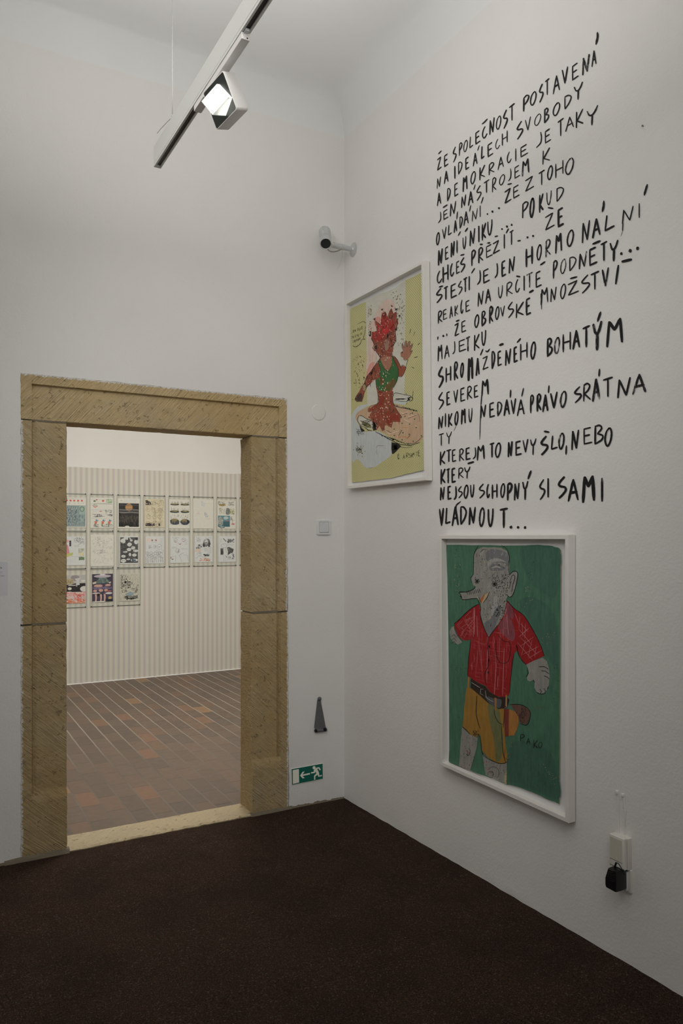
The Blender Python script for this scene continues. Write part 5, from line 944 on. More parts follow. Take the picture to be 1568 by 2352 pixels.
# exit sign
YSG = -0.003; sg_ = xf(650, 1560, 7.84); A = Art(1, YSG, -4e-5)
DG = plain('sign_dark_green', alb((5, 52, 44), 122), 0.35, 0.4, grain=0.05); LG = plain('sign_pale_green', alb((150, 150, 124), 122), 0.4, 0.4, grain=0.05)
A.sheet(xfl(sg_, [149,1617,713,1516,718,1796,157,1907]), LG, 0.0025)
A.poly(xfl(sg_, [153,1621,711,1520,715,1792,160,1902]), DG)
A.poly(xfl(sg_, [172,1638,284,1617,288,1860,176,1885]), LG)
A.poly(xfl(sg_, [304,1736,350,1668,386,1660,349,1716,482,1688,482,1714,350,1743,387,1778,351,1788]), LG)
A.dot(sg_(557, 1594), 3.6, 3.9, LG, 20, True, 0)
A.poly(xfl(sg_, [552,1636,578,1616,600,1594,648,1583,676,1626,660,1644,638,1610,612,1614,646,1682,648,1736,696,1722,698,1746,632,1758,622,1720,578,1752,580,1808,556,1812,556,1738,598,1694,580,1660,572,1688,502,1700,500,1676,548,1668]), LG)
o = part('exit_sign', A.mb, None); o['label'] = 'green emergency exit sign with running man and arrow, low beside the door'; o['category'] = 'sign'
# caption card cut by the frame edge
A = Art(1, -0.0008, -2e-5); YCD = plain('pale_grey_card', alb((140, 140, 144), 150), 0.7, 0.2, grain=0.02); TXT = plain('card_black_text', (0.05, 0.05, 0.055), 0.7, 0.2)
A.sheet([(-92, 1284), (17.5, 1291.3), (17.5, 1367.8), (-92, 1370)], YCD, 0.0006)
def tiny(txt, x0, y0, sz, bold):
    cu = bpy.data.curves.new('t', 'FONT'); cu.body = txt; cu.size = 1; cu.offset = 0.02 if bold else 0.0; ob = bpy.data.objects.new('t', cu); C_.objects.link(ob)
    dg = bpy.context.evaluated_depsgraph_get(); me = bpy.data.meshes.new_from_object(ob.evaluated_get(dg)); w_ = max(v.co.x for v in me.vertices)
    A.up(); A.mb.add([A.P((x0 + (v.co.x - w_) * sz, y0 - v.co.y * sz + (v.co.x - w_) * sz * 0.02)) for v in me.vertices], [list(p.vertices) for p in me.polygons], TXT)
    bpy.data.objects.remove(ob); bpy.data.meshes.remove(me); bpy.data.curves.remove(cu)
tiny('la', 4.3, 1305.6, 5.6, True); tiny('ina /', 6.3, 1314.6, 3.2, False); tiny('n.', 2.0, 1317.8, 3.2, False); tiny('ované /', 11.2, 1323.8, 3.4, False)
o = part('caption_card', A.mb, None); o['label'] = 'pale grey caption card on the wall beside the stone door jamb'; o['category'] = 'caption card'

# ------------------------------------------------------------------ socket group near the floor of the right wall
fx = xf(1370, 1880, 11.76); XB = -0.038
def rpt(x, y, xo): return hr(*fx(x, y), xo)
tl = rpt(345, 415, XB); tr = rpt(722, 598, XB); bl = rpt(340, 1262, XB); br_ = rpt(706, 1402, XB)
ya, yb = float((tl[1] + bl[1]) / 2), float((tr[1] + br_[1]) / 2); za, zb = float((bl[2] + br_[2]) / 2), float((tl[2] + tr[2]) / 2)
jb = thing('junction_box', 'cream plastic junction box low on the right-hand white wall, above the black plug', 'junction box', (0, (ya + yb) / 2, za))
jb['label'] = 'cream plastic junction box low on the white wall, above the black plug adapter'
mb = MB(); mb.box((XB + 0.018, yb - 0.004, za - 0.001), (0.004, ya + 0.004, zb + 0.001), M['pale_plastic'], 0.003, 2); part('box_base', mb, jb, smooth=True)
mb = MB(); mb.box((XB, yb - 0.003, za), (XB + 0.0175, ya + 0.003, zb + 0.004), M['pale_plastic'], 0.006, 3); lid = part('box_lid', mb, jb, smooth=True)
mb = MB(); mb.box((XB - 0.0006, yb + 0.005, za + (zb - za) * 0.245), (XB + 0.001, ya - 0.003, zb - 0.005), M['cream_plastic'], 0.0004, 1); part('lid_panel', mb, lid)
mb = MB(); mb.box((XB - 0.0004, yb + 0.004, za + (zb - za) * 0.222), (XB + 0.001, ya - 0.002, za + (zb - za) * 0.232), M['dark_gap']); mb.box((XB - 0.0004, yb + 0.004, za + (zb - za) * 0.028), (XB + 0.001, ya - 0.002, za + (zb - za) * 0.040), M['dark_gap']); part('lid_groove', mb, lid)
k_ = rpt(520, 1082, XB); mb = MB(); mb.lathe((XB + 0.001, k_[1], k_[2]), (-1, 0, 0), [(0, 0.0068), (0.0022, 0.0068), (0.0026, 0.006), (0.0016, 0.0052), (0.0015, 0.0001)], M['cream_plastic'], 24); mb.lathe((XB, k_[1], k_[2]), (-1, 0, 0), [(0.0004, 0.0056), (0.0014, 0.0052), (0.0016, 0.0002)], M['cream_plastic'], 24); part('lid_latch', mb, lid, smooth=True)
k_ = rpt(400, 510, XB); mb = MB(); mb.lathe((XB, k_[1], k_[2]), (-1, 0, 0), [(0, 0.0022), (0.0005, 0.0022), (0.0005, 0)], M['dark_gap'], 10); part('lid_hole', mb, lid)
fw_ = xf(1340, 1780, 4.114)
for pts, clip in (([(328, 555), (329, 480), (327, 360), (326, 260), (323, 170)], (322, 160)), ([(385, 575), (382, 510), (387, 430), (392, 340), (384, 260), (378, 200)], (377, 190))):
    mb = MB(); P3 = [hr(*fw_(x, y), -0.003) for x, y in pts]; mb.tube(catmull(P3, 5), 0.0026, M['wall'], 8); cb = part('painted_cable', mb, jb, smooth=True)
    c3 = hr(*fw_(*clip), 0); mb = MB(); mb.box((-0.008, c3[1] - 0.0055, c3[2] - 0.005), (0, c3[1] + 0.0055, c3[2] + 0.006), M['wall'], 0.002); mb.tube([(-0.003, c3[1], c3[2] + 0.005), (-0.003, c3[1] + 0.001, c3[2] + 0.026)], 0.0013, M['wall'], 6); part('cable_clip', mb, cb, smooth=True)
XSK = -0.016; q0 = rpt(925, 1490, -0.008); q1 = rpt(930, 2035, -0.008); q2 = rpt(840, 1480, XSK); q3 = rpt(825, 1985, XSK)
ysk0 = float(q1[1]); zs0 = float(q1[2]); zs1 = za - 0.002; wsk = (zs1 - zs0) * 0.98
so = thing('wall_socket', 'white mains socket behind the black plug adapter, under the junction box', 'socket', (0, ysk0 + wsk / 2, zs0))
mb = MB(); mb.box((-0.009, ysk0, zs0), (0.004, ysk0 + wsk, zs1), M['pale_plastic'], 0.004, 2); part('socket_plate', mb, so, smooth=True)
mb = MB(); mb.box((XSK - 0.004, ysk0 + 0.010, zs0 + 0.006), (-0.008, ysk0 + wsk - 0.010, zs1 - 0.008), M['grey_plastic'], 0.004, 3); part('socket_cover', mb, so, smooth=True)
# adapter: chunky black wedge plugged into the socket
XA = -0.075; pz = lambda x, y, xo=XA: rpt(x, y, xo)
fr = [(300, 1345), (520, 1445), (528, 1990), (500, 1998), (250, 1862), (226, 1790), (226, 1590)]
ad = thing('plug_adapter', 'black plug-in power adapter with vent ribs in the wall socket', 'power adapter', (-0.02, float(pz(400, 1700)[1]), float(pz(510, 1998)[2])))
ptsF = [pz(x, y) for x, y in fr]; cF = sum(ptsF) / len(ptsF)
mb = MB(); rings = []
for xo, sc_, dz in ((-0.0205, 0.86, 0.0), (-0.024, 0.97, 0.0), (-0.05, 1.03, 0.0), (XA + 0.004, 1.01, 0.0), (XA, 0.95, 0.0)):
    rings += [np.array([xo, cF[1] + (p[1] - cF[1]) * sc_, cF[2] + (p[2] - cF[2]) * sc_]) for p in ptsF]
n = len(ptsF); mb.add(rings, [[k * n + i, k * n + (i + 1) % n, (k + 1) * n + (i + 1) % n, (k + 1) * n + i] for k in range(4) for i in range(n)] + [list(range(n)), [4 * n + i for i in range(n)]], M['black_plastic']); part('adapter_body', mb, ad, smooth=True)
for i in range(7):
    y_ = 1432 + i * 42; a0 = pz(282 + max(0, i - 3) * 46, y_ + 18 + max(0, i - 3) * 6); a1 = pz(492, y_ - 18 + i * 4); mb = MB(); mb.tube([(XA - 0.0004, a0[1], a0[2]), (XA - 0.0004, a1[1], a1[2])], 0.0011, M['black_plastic'], 6); part('vent_rib', mb, ad)
b0 = pz(490, 1330, -0.055); b1 = pz(500, 1270, -0.058); b2 = pz(522, 1200, -0.062); mb = MB(); mb.tube(catmull([b0, b1, b2], 4), 0.0032, M['black_plastic'], 10); part('strain_relief', mb, ad, smooth=True)
for pts in ([(522, 1202, -.062), (580, 1215, -.060), (640, 1300, -.055), (700, 1400, -.045), (740, 1440, -.03), (800, 1410, -.02), (870, 1355, -.006)], [(500, 1320, -.055), (600, 1345, -.055), (690, 1420, -.05), (735, 1485, -.045), (740, 1520, -.04)], [(700, 1400, -.045), (760, 1430, -.028), (850, 1380, -.012)]):
    mb = MB(); mb.tube(catmull([pz(*p) for p in pts], 5), 0.0014, M['rubber'], 8); part('adapter_cord', mb, ad, smooth=True)
# little marks of the plaster: nail and drilled hole
k_ = hr(1477, 290); mb = MB(); mb.lathe((0.001, k_[1], k_[2]), (-1, 0, 0.1), [(0, 0.0016), (0.006, 0.0016), (0.006, 0.003), (0.007, 0.003), (0.007, 0)], M['iron'], 10); o = part('wall_nail', mb, None); o['label'] = 'single small nail in the bare white wall right of the lettering'.replace('right of', 'beyond the end of'); o['category'] = 'nail'

# ------------------------------------------------------------------ glass panels with drawings on the striped wall
f5 = xf(140, 1040, 6.19); f6 = xf(340, 1040, 6.19); RFW = 192
M['rail'] = plain('thin_steel_rail', (0.16, 0.165, 0.15), 0.4, 0.4, 0.3)
YP = YG - 0.0075; YGL = YG - 0.013
cols_px = [(140.0 + 35 / 6.19 - 3, 199.3), (207.0, 262.0), (268.4, 323.1), (329.0, 380.4), (386.9, 437.2), (443.0, 491.2), (497.6, 543.6), (549.3, 597.0)]
CX_ = []
for x0, x1 in cols_px: CX_.append((float(hb(x0, 1220, YGL)[0]), float(hb(x1, 1220, YGL)[0])))
CX_[0] = (CX_[0][1] - (CX_[1][1] - CX_[1][0]), CX_[0][1]); CX_[7] = (CX_[7][0], CX_[7][0] + CX_[6][1] - CX_[6][0])
zr = [float(hb(340, 1137.2, YGL)[2]), float(hb(340, 1220.6, YGL)[2]), float(hb(340, 1303.2, YGL)[2]), float(hb(230, 1393.3, YGL)[2])]
pcache = {}
def pc(rgb, ref=RFW):
    if rgb not in pcache: pcache[rgb] = plain('drawing_%02x%02x%02x' % rgb, alb(rgb, ref), 0.75, 0.2, grain=0.10, gscale=70)
    return pcache[rgb]
INK = (62, 60, 62); LINK = (122, 120, 124)
class Draw:
    """a sheet in unit coordinates (u right, v down) on the far wall"""
    def __init__(s, x0, z0, x1, z1, rgb, seed):
        s.b = (x0, z0, x1, z1); s.mb = MB(); s.k = YP; s.r = random.Random(seed)
        s.mb.box((x0, YP, z1), (x1, YG - 0.002, z0), pc(rgb))
    def P(s, u, v): return (s.b[0] + u * (s.b[2] - s.b[0]), s.k, s.b[1] + v * (s.b[3] - s.b[1]))
    def poly(s, pts, c): s.k -= 1.5e-5; s.mb.add([s.P(min(1, max(0, p[0])), min(1, max(0, p[1]))) for p in pts], [list(range(len(pts)))], pc(c))
    def rect(s, a, b, c, d, col): s.poly([(a, b), (c, b), (c, d), (a, d)], col)
    def ell(s, cx, cy, rx, ry, col, n=14, jit=0.0): s.poly([(cx + rx * math.cos(6.283 * i / n) * s.r.uniform(1 - jit, 1 + jit), cy + ry * math.sin(6.283 * i / n) * s.r.uniform(1 - jit, 1 + jit)) for i in range(n)], col)
    def line(s, pts, w, c):
        s.k -= 0.6e-5; pts = [np.array(p, float) for p in pts]; asp = abs((s.b[3] - s.b[1]) / (s.b[2] - s.b[0])); L = []; R = []
        for i, p in enumerate(pts):
            t = pts[min(i + 1, len(pts) - 1)] - pts[max(i - 1, 0)]; t = t * np.array([1, asp]); t = t / (np.hypot(*t) + 1e-9); nn = np.array([-t[1], t[0] / asp]) * w / 2
            L.append(s.P(*(p + nn))); R.append(s.P(*(p - nn)))
        k = len(L); s.mb.add(L + R, [[i, i + 1, k + i + 1, k + i] for i in range(k - 1)], pc(c))
    def scrib(s, a, b, c, d, n, col, w=0.012, sz=0.08):
        for _ in range(n):
            x = s.r.uniform(a, c); y = s.r.uniform(b, d); pts = [(x, y)]
            for _ in range(s.r.randint(3, 6)): x += s.r.gauss(0, sz); y += s.r.gauss(0, sz * 0.6); x = min(max(x, a), c); y = min(max(y, b), d); pts.append((x, y))
            s.line(catmull(pts, 3), w, col)
    def text(s, a, b, c, d, rows, col, w=0.010):
        for i in range(rows):
            y = b + (d - b) * (i + .5) / rows; x = a
            while x < c - 0.02: l = s.r.uniform(0.02, 0.06); s.line([(x, y + s.r.gauss(0, .003)), (min(c, x + l), y + s.r.gauss(0, .003))], w, col); x += l + 0.018
    def ring(s, cx, cy, rx, ry, col, w=0.012, n=12): s.line([(cx + rx * math.cos(6.283 * i / n), cy + ry * math.sin(6.283 * i / n)) for i in range(n + 1)], w, col)
    def face(s, cx, cy, r_, col, w=0.012):
        s.ring(cx, cy, r_, r_ * .75, col, w); s.scrib(cx - r_ * .5, cy - r_ * .4, cx + r_ * .5, cy + r_ * .4, 3, col, w, r_ * .25)
    def hatch(s, a, b, c, d, n, col, w=0.012, vert=True, l=0.08):
        for _ in range(n):
            x = s.r.uniform(a, c); y = s.r.uniform(b, d); s.line([(x, y), (x + s.r.gauss(0, .01), min(d, y + l))] if vert else [(x, y), (min(c, x + l), y + s.r.gauss(0, .008))], w, col)
WH = (198, 193, 186); BLW = (192, 191, 192); CRE = (192, 182, 158)
def d_jars(D):
    for i in range(5): D.ell(.16 + .165 * i, .10, .045, .032, (186, 86, 74), 9, .2); D.hatch(.12 + .165 * i, .15, .20 + .165 * i, .2, 3, LINK)
    D.rect(.03, .26, .97, .97, (128, 140, 142)); D.hatch(.05, .28, .62, .92, 120, (70, 84, 92), .018, True, .05); D.hatch(.05, .28, .62, .92, 60, (166, 170, 166), .016, True, .04)
    D.rect(.70, .28, .95, .56, (140, 160, 154)); D.ring(.82, .38, .09, .08, (90, 104, 72), .03); D.rect(.66, .64, .92, .82, (142, 156, 152)); D.hatch(.62, .56, .97, .9, 26, (84, 104, 112)); D.text(.04, .02, .96, .06, 1, LINK)
def d_strip(D):
    for v in (.05, .2, .4, .54, .68): D.line([(.05, v), (.97, v)], .006, LINK)
    D.ell(.18, .11, .06, .03, (70, 108, 62), 8, .3); D.ell(.27, .07, .04, .02, (170, 70, 60), 8, .3); D.ell(.55, .1, .05, .035, (186, 82, 70), 8, .2); D.scrib(.7, .05, .95, .16, 9, (110, 150, 90)); D.scrib(.1, .2, .3, .3, 5, LINK)
    D.line([(.13, .28), (.2, .32), (.28, .28)], .03, (186, 76, 62)); D.rect(.40, .43, .49, .455, (186, 70, 60)); D.scrib(.1, .55, .95, .63, 14, (90, 86, 92)); D.text(.08, .38, .5, .48, 3, (168, 172, 186)); D.text(.3, .17, .95, .22, 2, LINK); D.scrib(.65, .4, .92, .5, 6, LINK)
    for x in (.22, .52, .80):
        D.ell(x + .04, .74, .04, .03, (84, 118, 140), 8); D.rect(x - .04, .77, x + .06, .86, (190, 104, 84)); D.rect(x - .04, .86, x + .01, .94, (96, 118, 72)); D.line([(x + .06, .8), (x + .12, .73)], .02, (92, 96, 118))
    D.scrib(.1, .86, .95, .96, 12, LINK)
def d_planet(D):
    D.text(.13, .05, .22, .10, 1, LINK, .02); D.text(.30, .04, .85, .12, 3, (172, 174, 180), .014); D.rect(.04, .165, .955, .945, (44, 40, 38)); D.ell(.5, .30, .165, .125, (172, 132, 88), 22)
    D.rect(.345, .27, .655, .285, (146, 94, 62)); D.rect(.36, .33, .64, .345, (128, 92, 70))
    for v, c_ in ((.225, (70, 72, 78)), (.37, (120, 116, 112)), (.405, (92, 90, 88)), (.46, (136, 132, 128)), (.49, (84, 80, 78))): D.line([(.06, v), (.3, v + .01), (.6, v - .008), (.94, v + .012)], .03, c_)
    D.poly([(.06, .48), (.12, .5), (.3, .76), (.22, .8)], (32, 30, 30)); D.line([(.16, .55), (.36, .74)], .02, (92, 80, 66)); D.hatch(.06, .55, .94, .92, 130, (74, 68, 62), .02); D.hatch(.06, .78, .94, .93, 80, (24, 23, 22), .025); D.poly([(.30, .945), (.36, .91), (.48, .91), (.53, .945)], WH)
def d_faces(D):
    for i in range(3):
        for j in range(4): D.face(.17 + .3 * i + D.r.gauss(0, .02), .14 + .24 * j, .10, (140, 124, 106)); 
    D.scrib(.04, .03, .96, .97, 46, (146, 130, 110), .010); D.scrib(.05, .05, .3, .2, 12, (58, 50, 52), .022); D.scrib(.05, .86, .5, .95, 12, (66, 54, 62), .026)
    for x in (.42, .70): D.rect(x, .86, x + .08, .95, (62, 48, 60))
    D.text(.7, .3, .95, .4, 3, LINK)
def d_nests(D):
    for j, (v, h) in enumerate(((.17, .035), (.42, .045), (.76, .09))):
        for i in range(2):
            cx = .27 + .49 * i
            D.hatch(cx - .2, v - h * 3, cx + .2, v - h * .2, 26, (128, 126, 124), .010, True, .06); D.ell(cx, v, .225, h, (92, 88, 66), 14, .12); D.ell(cx, v + h * .35, .22, h * .55, (54, 56, 58), 14, .15)
            if j == 2: D.ell(cx, v + .03, .215, .09, (70, 76, 86), 12, .15); D.ell(cx - .02, v - .02, .14, .07, (132, 118, 84), 10, .2); D.hatch(cx - .2, v - .06, cx + .2, v + .1, 34, (48, 54, 66), .014)
            else: D.ell(cx, v - h * .3, .13, h * .4, (150, 140, 96), 10, .2)
    D.rect(.86, .72, .96, .82, (46, 50, 64))
def d_blank(D):
    D.scrib(.42, .06, .56, .24, 7, (140, 168, 180), .010, .04); D.text(.58, .12, .86, .17, 2, (190, 182, 150), .010); D.scrib(.17, .40, .31, .52, 6, (196, 176, 176), .008, .04); D.scrib(.57, .44, .74, .63, 8, (134, 138, 160), .010, .04); D.text(.62, .655, .84, .675, 1, (190, 130, 120), .010)
def d_teal(D):
    D.ell(.26, .17, .18, .04, (150, 128, 80), 12, .2); D.scrib(.05, .05, .45, .14, 8, (100, 98, 96)); D.scrib(.6, .05, .92, .18, 9, (128, 126, 120)); D.scrib(.1, .28, .4, .46, 9, (140, 140, 110)); D.ell(.56, .39, .12, .13, (128, 130, 126), 12, .15); D.hatch(.45, .28, .68, .5, 26, (88, 88, 88)); D.scrib(.7, .3, .92, .48, 10, (154, 148, 100), .02)
    D.rect(.03, .54, .68, .93, (88, 128, 140)); D.ell(.46, .62, .14, .06, (168, 176, 174), 10, .15); D.ell(.17, .74, .14, .17, (160, 160, 154), 12, .12); D.scrib(.06, .6, .3, .9, 16, (104, 106, 104)); D.rect(.32, .74, .66, .93, (62, 92, 104)); D.line([(.44, .74), (.62, .72)], .03, (178, 90, 84)); D.line([(.03, .9), (.2, .97), (.4, .95)], .04, (64, 78, 92))
    D.scrib(.72, .58, .92, .7, 7, LINK); D.line([(.82, .7), (.83, .8)], .015, (150, 80, 80)); D.ell(.85, .83, .1, .018, (176, 62, 62), 10)
def d_pinkdress(D):
    D.poly([(.12, .25), (.22, .3), (.3, .62), (.22, .7), (.06, .7)], (190, 128, 136)); D.rect(.28, .14, .36, .34, (58, 58, 62)); D.ell(.2, .16, .06, .05, (196, 150, 150)); D.poly([(.05, .62), (.45, .55), (.42, .66), (.1, .7)], (170, 172, 110)); D.line([(.08, .68), (.35, .66)], .03, (190, 180, 96))
    D.scrib(.5, .04, .95, .28, 18, (128, 132, 128), .010); D.text(.5, .3, .75, .36, 2, LINK); D.scrib(.7, .42, .95, .66, 12, (150, 148, 120)); D.ell(.82, .62, .1, .07, (196, 188, 150), 10, .2); D.rect(.72, .72, .96, .82, (112, 134, 96)); D.scrib(.72, .72, .95, .82, 6, (74, 96, 80)); D.line([(.05, .7), (.97, .7)], .006, LINK); D.text(.08, .76, .6, .92, 4, (176, 174, 170), .008)
def d_pencil(D): D.scrib(.06, .06, .95, .92, 52, (174, 170, 168), .010, .05); D.scrib(.3, .06, .6, .35, 9, (140, 138, 140), .010, .04); D.scrib(.1, .45, .6, .6, 9, (150, 146, 148), .010, .04)
def d_night(D):
    D.rect(.03, .04, .98, .96, (82, 80, 80)); D.hatch(.05, .08, .96, .92, 150, (52, 51, 52), .022, False, .10)
    for cx, cy, rx, ry in ((.18, .17, .13, .09), (.62, .15, .07, .05), (.88, .2, .11, .09), (.52, .30, .12, .07), (.72, .42, .12, .06), (.5, .48, .13, .06), (.3, .56, .12, .03), (.85, .53, .14, .05), (.55, .66, .07, .06), (.78, .68, .12, .06), (.2, .72, .12, .05), (.2, .88, .14, .07), (.46, .83, .1, .03), (.78, .86, .2, .05), (.4, .08, .2, .05)):
        D.ell(cx, cy, rx, ry, (190, 190, 188), 12, .1); D.scrib(cx - rx * .7, cy - ry * .7, cx + rx * .7, cy + ry * .7, 3, (120, 120, 120), .010, .03)
    D.rect(.45, .06, .52, .14, (44, 44, 44)); D.rect(.82, .06, .95, .14, (56, 55, 55)); D.scrib(.66, .83, .84, .9, 8, (56, 82, 104), .02)
def d_crowd(D):
    D.ell(.18, .14, .15, .08, (204, 186, 178), 12, .1); D.rect(.3, .1, .7, .2, (202, 188, 184))
    for x in (.36, .56): D.ell(x, .15, .055, .035, (140, 140, 146), 10); D.ring(x, .15, .03, .02, INK)
    D.text(.35, .2, .65, .24, 1, LINK); D.text(.8, .07, .96, .38, 8, LINK, .009); D.face(.5, .38, .08, (124, 122, 126)); D.face(.76, .39, .13, (128, 126, 130)); D.scrib(.16, .34, .34, .46, 8, (134, 132, 136), .010, .04)
    for i in range(8): x = .08 + .11 * i; D.ring(x, .62 + .04 * (i % 2), .07, .06, (120, 118, 122), .010); D.line([(x - .06, .95), (x - .05, .75), (x + .05, .75), (x + .07, .96)], .010, (130, 128, 132))
    D.scrib(.05, .5, .95, .95, 26, (138, 136, 140), .010)
def d_redlips(D):
    D.text(.1, .04, .5, .08, 2, LINK, .008)
    for cx, cy in ((.28, .16), (.72, .14)): D.face(cx, cy, .1, (120, 120, 124)); D.line([(cx - .04, cy + .06), (cx + .04, cy + .055)], .02, (176, 70, 78))
    D.rect(.48, .29, .58, .315, (172, 82, 84)); D.line([(.4, .24), (.5, .32), (.62, .24)], .010, INK); D.face(.4, .55, .12, (124, 124, 128)); D.rect(.42, .5, .47, .61, (132, 132, 138)); D.line([(.37, .6), (.42, .585)], .02, (178, 60, 70))
    D.line([(.28, .96), (.3, .72), (.1, .78), (.03, .84)], .010, (110, 110, 114)); D.line([(.5, .72), (.62, .96)], .010, LINK); D.rect(.015, .76, .045, .85, (180, 66, 74)); D.ell(.12, .86, .05, .02, (98, 98, 104)); D.line([(.46, .75), (.55, .68), (.72, .62)], .010, INK); D.line([(.72, .7), (.95, .72), (.98, .95)], .010, LINK); D.text(.75, .1, .95, .34, 6, LINK, .008); D.text(.08, .4, .35, .46, 3, LINK, .008); D.text(.6, .46, .95, .5, 2, LINK, .008)
def d_hair(D):
    D.face(.22, .16, .09, (96, 94, 96)); D.ell(.67, .25, .2, .16, (112, 110, 110), 14, .15); D.ell(.64, .22, .1, .1, (186, 186, 186), 12); D.hatch(.46, .24, .56, .42, 26, (58, 57, 58), .02); D.hatch(.76, .2, .88, .42, 30, (60, 58, 58), .02); D.scrib(.58, .16, .72, .28, 5, INK, .012, .03)
    D.scrib(.08, .33, .4, .48, 16, (74, 74, 76), .016, .05); D.face(.62, .52, .07, (136, 136, 140)); D.rect(.04, .5, .3, .6, (206, 186, 172)); D.text(.05, .5, .35, .6, 4, (180, 130, 110), .010); D.face(.25, .68, .1, (128, 128, 132)); D.line([(.05, .86), (.2, .78), (.35, .76), (.5, .82), (.9, .9)], .010, LINK); D.scrib(.5, .7, .8, .77, 8, (62, 62, 64), .02)
    D.scrib(.25, .85, .85, .95, 12, (192, 132, 96), .018, .06); D.text(.7, .44, .95, .66, 6, LINK, .008); D.text(.1, .05, .3, .09, 2, LINK, .008); D.text(.6, .05, .95, .09, 1, LINK, .008)
def d_umbrella(D):
    D.poly([(.48, .45), (.60, .42), (.88, .50), (.84, .64), (.72, .66), (.52, .74), (.56, .6)], (70, 69, 68)); 
    for a in ((.88, .5), (.84, .62), (.72, .66), (.54, .73)): D.line([(.52, .47), a], .010, (150, 150, 148))
    D.rect(.12, .47, .27, .72, (86, 84, 82)); D.hatch(.12, .47, .28, .7, 20, (54, 53, 53), .016); D.ring(.32, .37, .17, .08, (128, 126, 126)); D.line([(.3, .44), (.28, .7)], .010, INK); D.line([(.42, .44), (.44, .65)], .010, INK)
    D.poly([(.25, .09), (.3, .09), (.46, .2), (.43, .22)], (72, 70, 70)); D.scrib(.5, .12, .9, .26, 22, (88, 86, 88), .018, .04); D.rect(.52, .2, .6, .27, (70, 68, 70)); D.text(.08, .08, .22, .25, 5, LINK, .008); D.text(.5, .32, .9, .36, 2, LINK, .008); D.poly([(.4, .73), (.5, .82), (.47, .84)], (70, 68, 68)); D.scrib(.78, .68, .9, .88, 16, (80, 78, 80), .016, .03); D.scrib(.55, .78, .7, .86, 6, LINK); D.text(.5, .88, .9, .92, 1, LINK, .010); D.line([(.3, .72), (.3, .97)], .008, LINK); D.line([(.42, .72), (.4, .97)], .008, LINK)
def d_redwave(D):
    D.rect(0, .0, 1, .36, (168, 164, 162)); D.ell(.52, .11, .2, .1, (140, 130, 134), 12, .1); D.rect(.05, .14, .45, .32, (164, 152, 128)); D.hatch(.08, .16, .45, .3, 26, (136, 116, 78), .018, True, .08); D.poly([(0, .34), (.35, .34), (.5, .3), (1, .3), (1, .6), (.6, .63), (.3, .58), (0, .6)], (44, 40, 42))
    D.poly([(.5, .14), (.78, .1), (.7, .22), (.74, .36), (.56, .36), (.6, .22)], (182, 180, 182)); D.ell(.9, .22, .1, .04, (188, 186, 186)); D.ell(.28, .48, .09, .05, (196, 192, 188)); D.rect(.22, .35, .55, .38, (186, 182, 178)); D.ell(.95, .5, .2, .1, (192, 188, 184), 12); D.ell(.6, .39, .03, .02, WH)
    D.rect(0, .60, 1, 1, (196, 172, 166)); D.hatch(0, .61, 1, .74, 50, (198, 112, 118), .03, False, .06); D.scrib(.02, .76, .98, .9, 22, (178, 160, 160), .014); D.scrib(.02, .86, .98, .98, 22, (206, 126, 98), .025); D.scrib(.5, .7, .8, .9, 8, (204, 104, 100), .02)
def d_ufo(D):
    D.rect(.0, .0, 1, .99, (66, 58, 76)); D.hatch(.02, .02, .98, .3, 60, (50, 46, 58), .02, False, .12); D.ell(.5, .08, .42, .055, (166, 156, 166), 18); D.ell(.5, .03, .14, .035, (192, 186, 190)); D.poly([(.36, .13), (.66, .13), (.88, .32), (.12, .34)], (112, 124, 122)); D.hatch(.15, .14, .85, .34, 60, (66, 78, 80), .018); D.poly([(.02, .3), (.2, .26), (.18, .34), (.04, .36)], (186, 178, 160)); D.poly([(.78, .3), (.92, .28), (.86, .36)], (186, 178, 160))
    for cx, cy, rx, ry in ((.3, .42, .22, .05), (.76, .4, .14, .04), (.14, .60, .1, .04), (.42, .58, .11, .055), (.66, .57, .09, .06)): D.ell(cx, cy, rx, ry, (184, 144, 132), 12, .12)
    D.rect(.02, .46, .98, .54, (92, 80, 108)); D.scrib(.05, .46, .95, .55, 10, (130, 116, 140), .02); D.ell(.8, .61, .14, .018, (170, 92, 86)); D.ell(.2, .68, .2, .025, (190, 180, 180)); D.ell(.8, .69, .17, .04, (188, 182, 184)); D.ell(.3, .74, .09, .05, (30, 28, 32)); D.rect(.55, .66, .62, .9, (96, 84, 110))
    for x in (.18, .42, .60): D.poly([(x - .05, .72), (x + .04, .72), (x + .05, .82), (x + .03, .97), (x - .04, .97), (x - .03, .84)], (188, 150, 138))
    D.ell(.86, .86, .09, .06, (168, 146, 92), 10); D.ell(.85, .92, .12, .03, (186, 180, 166)); D.poly([(.02, .97), (.6, .96), (.62, .995), (0, 1)], WH); D.rect(.68, .9, 1, .99, (40, 36, 48))
def d_speckle(D):
    D.hatch(.02, .02, .98, .96, 190, (120, 116, 110), .012, True, .03); D.hatch(.02, .02, .3, .5, 60, (84, 80, 78), .014, True, .05); D.scrib(.05, .4, .95, .72, 34, (108, 104, 100), .012, .05); D.scrib(.35, .3, .6, .55, 10, (72, 70, 70), .016, .06)
    D.ell(.28, .32, .06, .04, (26, 26, 30)); D.ell(.33, .21, .035, .025, (66, 68, 84)); D.ell(.38, .28, .02, .015, (40, 40, 44)); D.ell(.3, .53, .025, .018, (50, 50, 50)); D.ell(.8, .66, .02, .016, (40, 40, 40)); D.poly([(.27, .74), (.5, .68), (.72, .7), (.66, .8), (.34, .82)], (134, 150, 156)); D.hatch(.18, .82, .9, .92, 70, (60, 60, 60), .016, False, .08); D.hatch(.3, .88, .7, .95, 40, (46, 46, 46), .016, False, .06)
def d_edge(D): D.scrib(.05, .1, .9, .9, 16, (150, 146, 140))
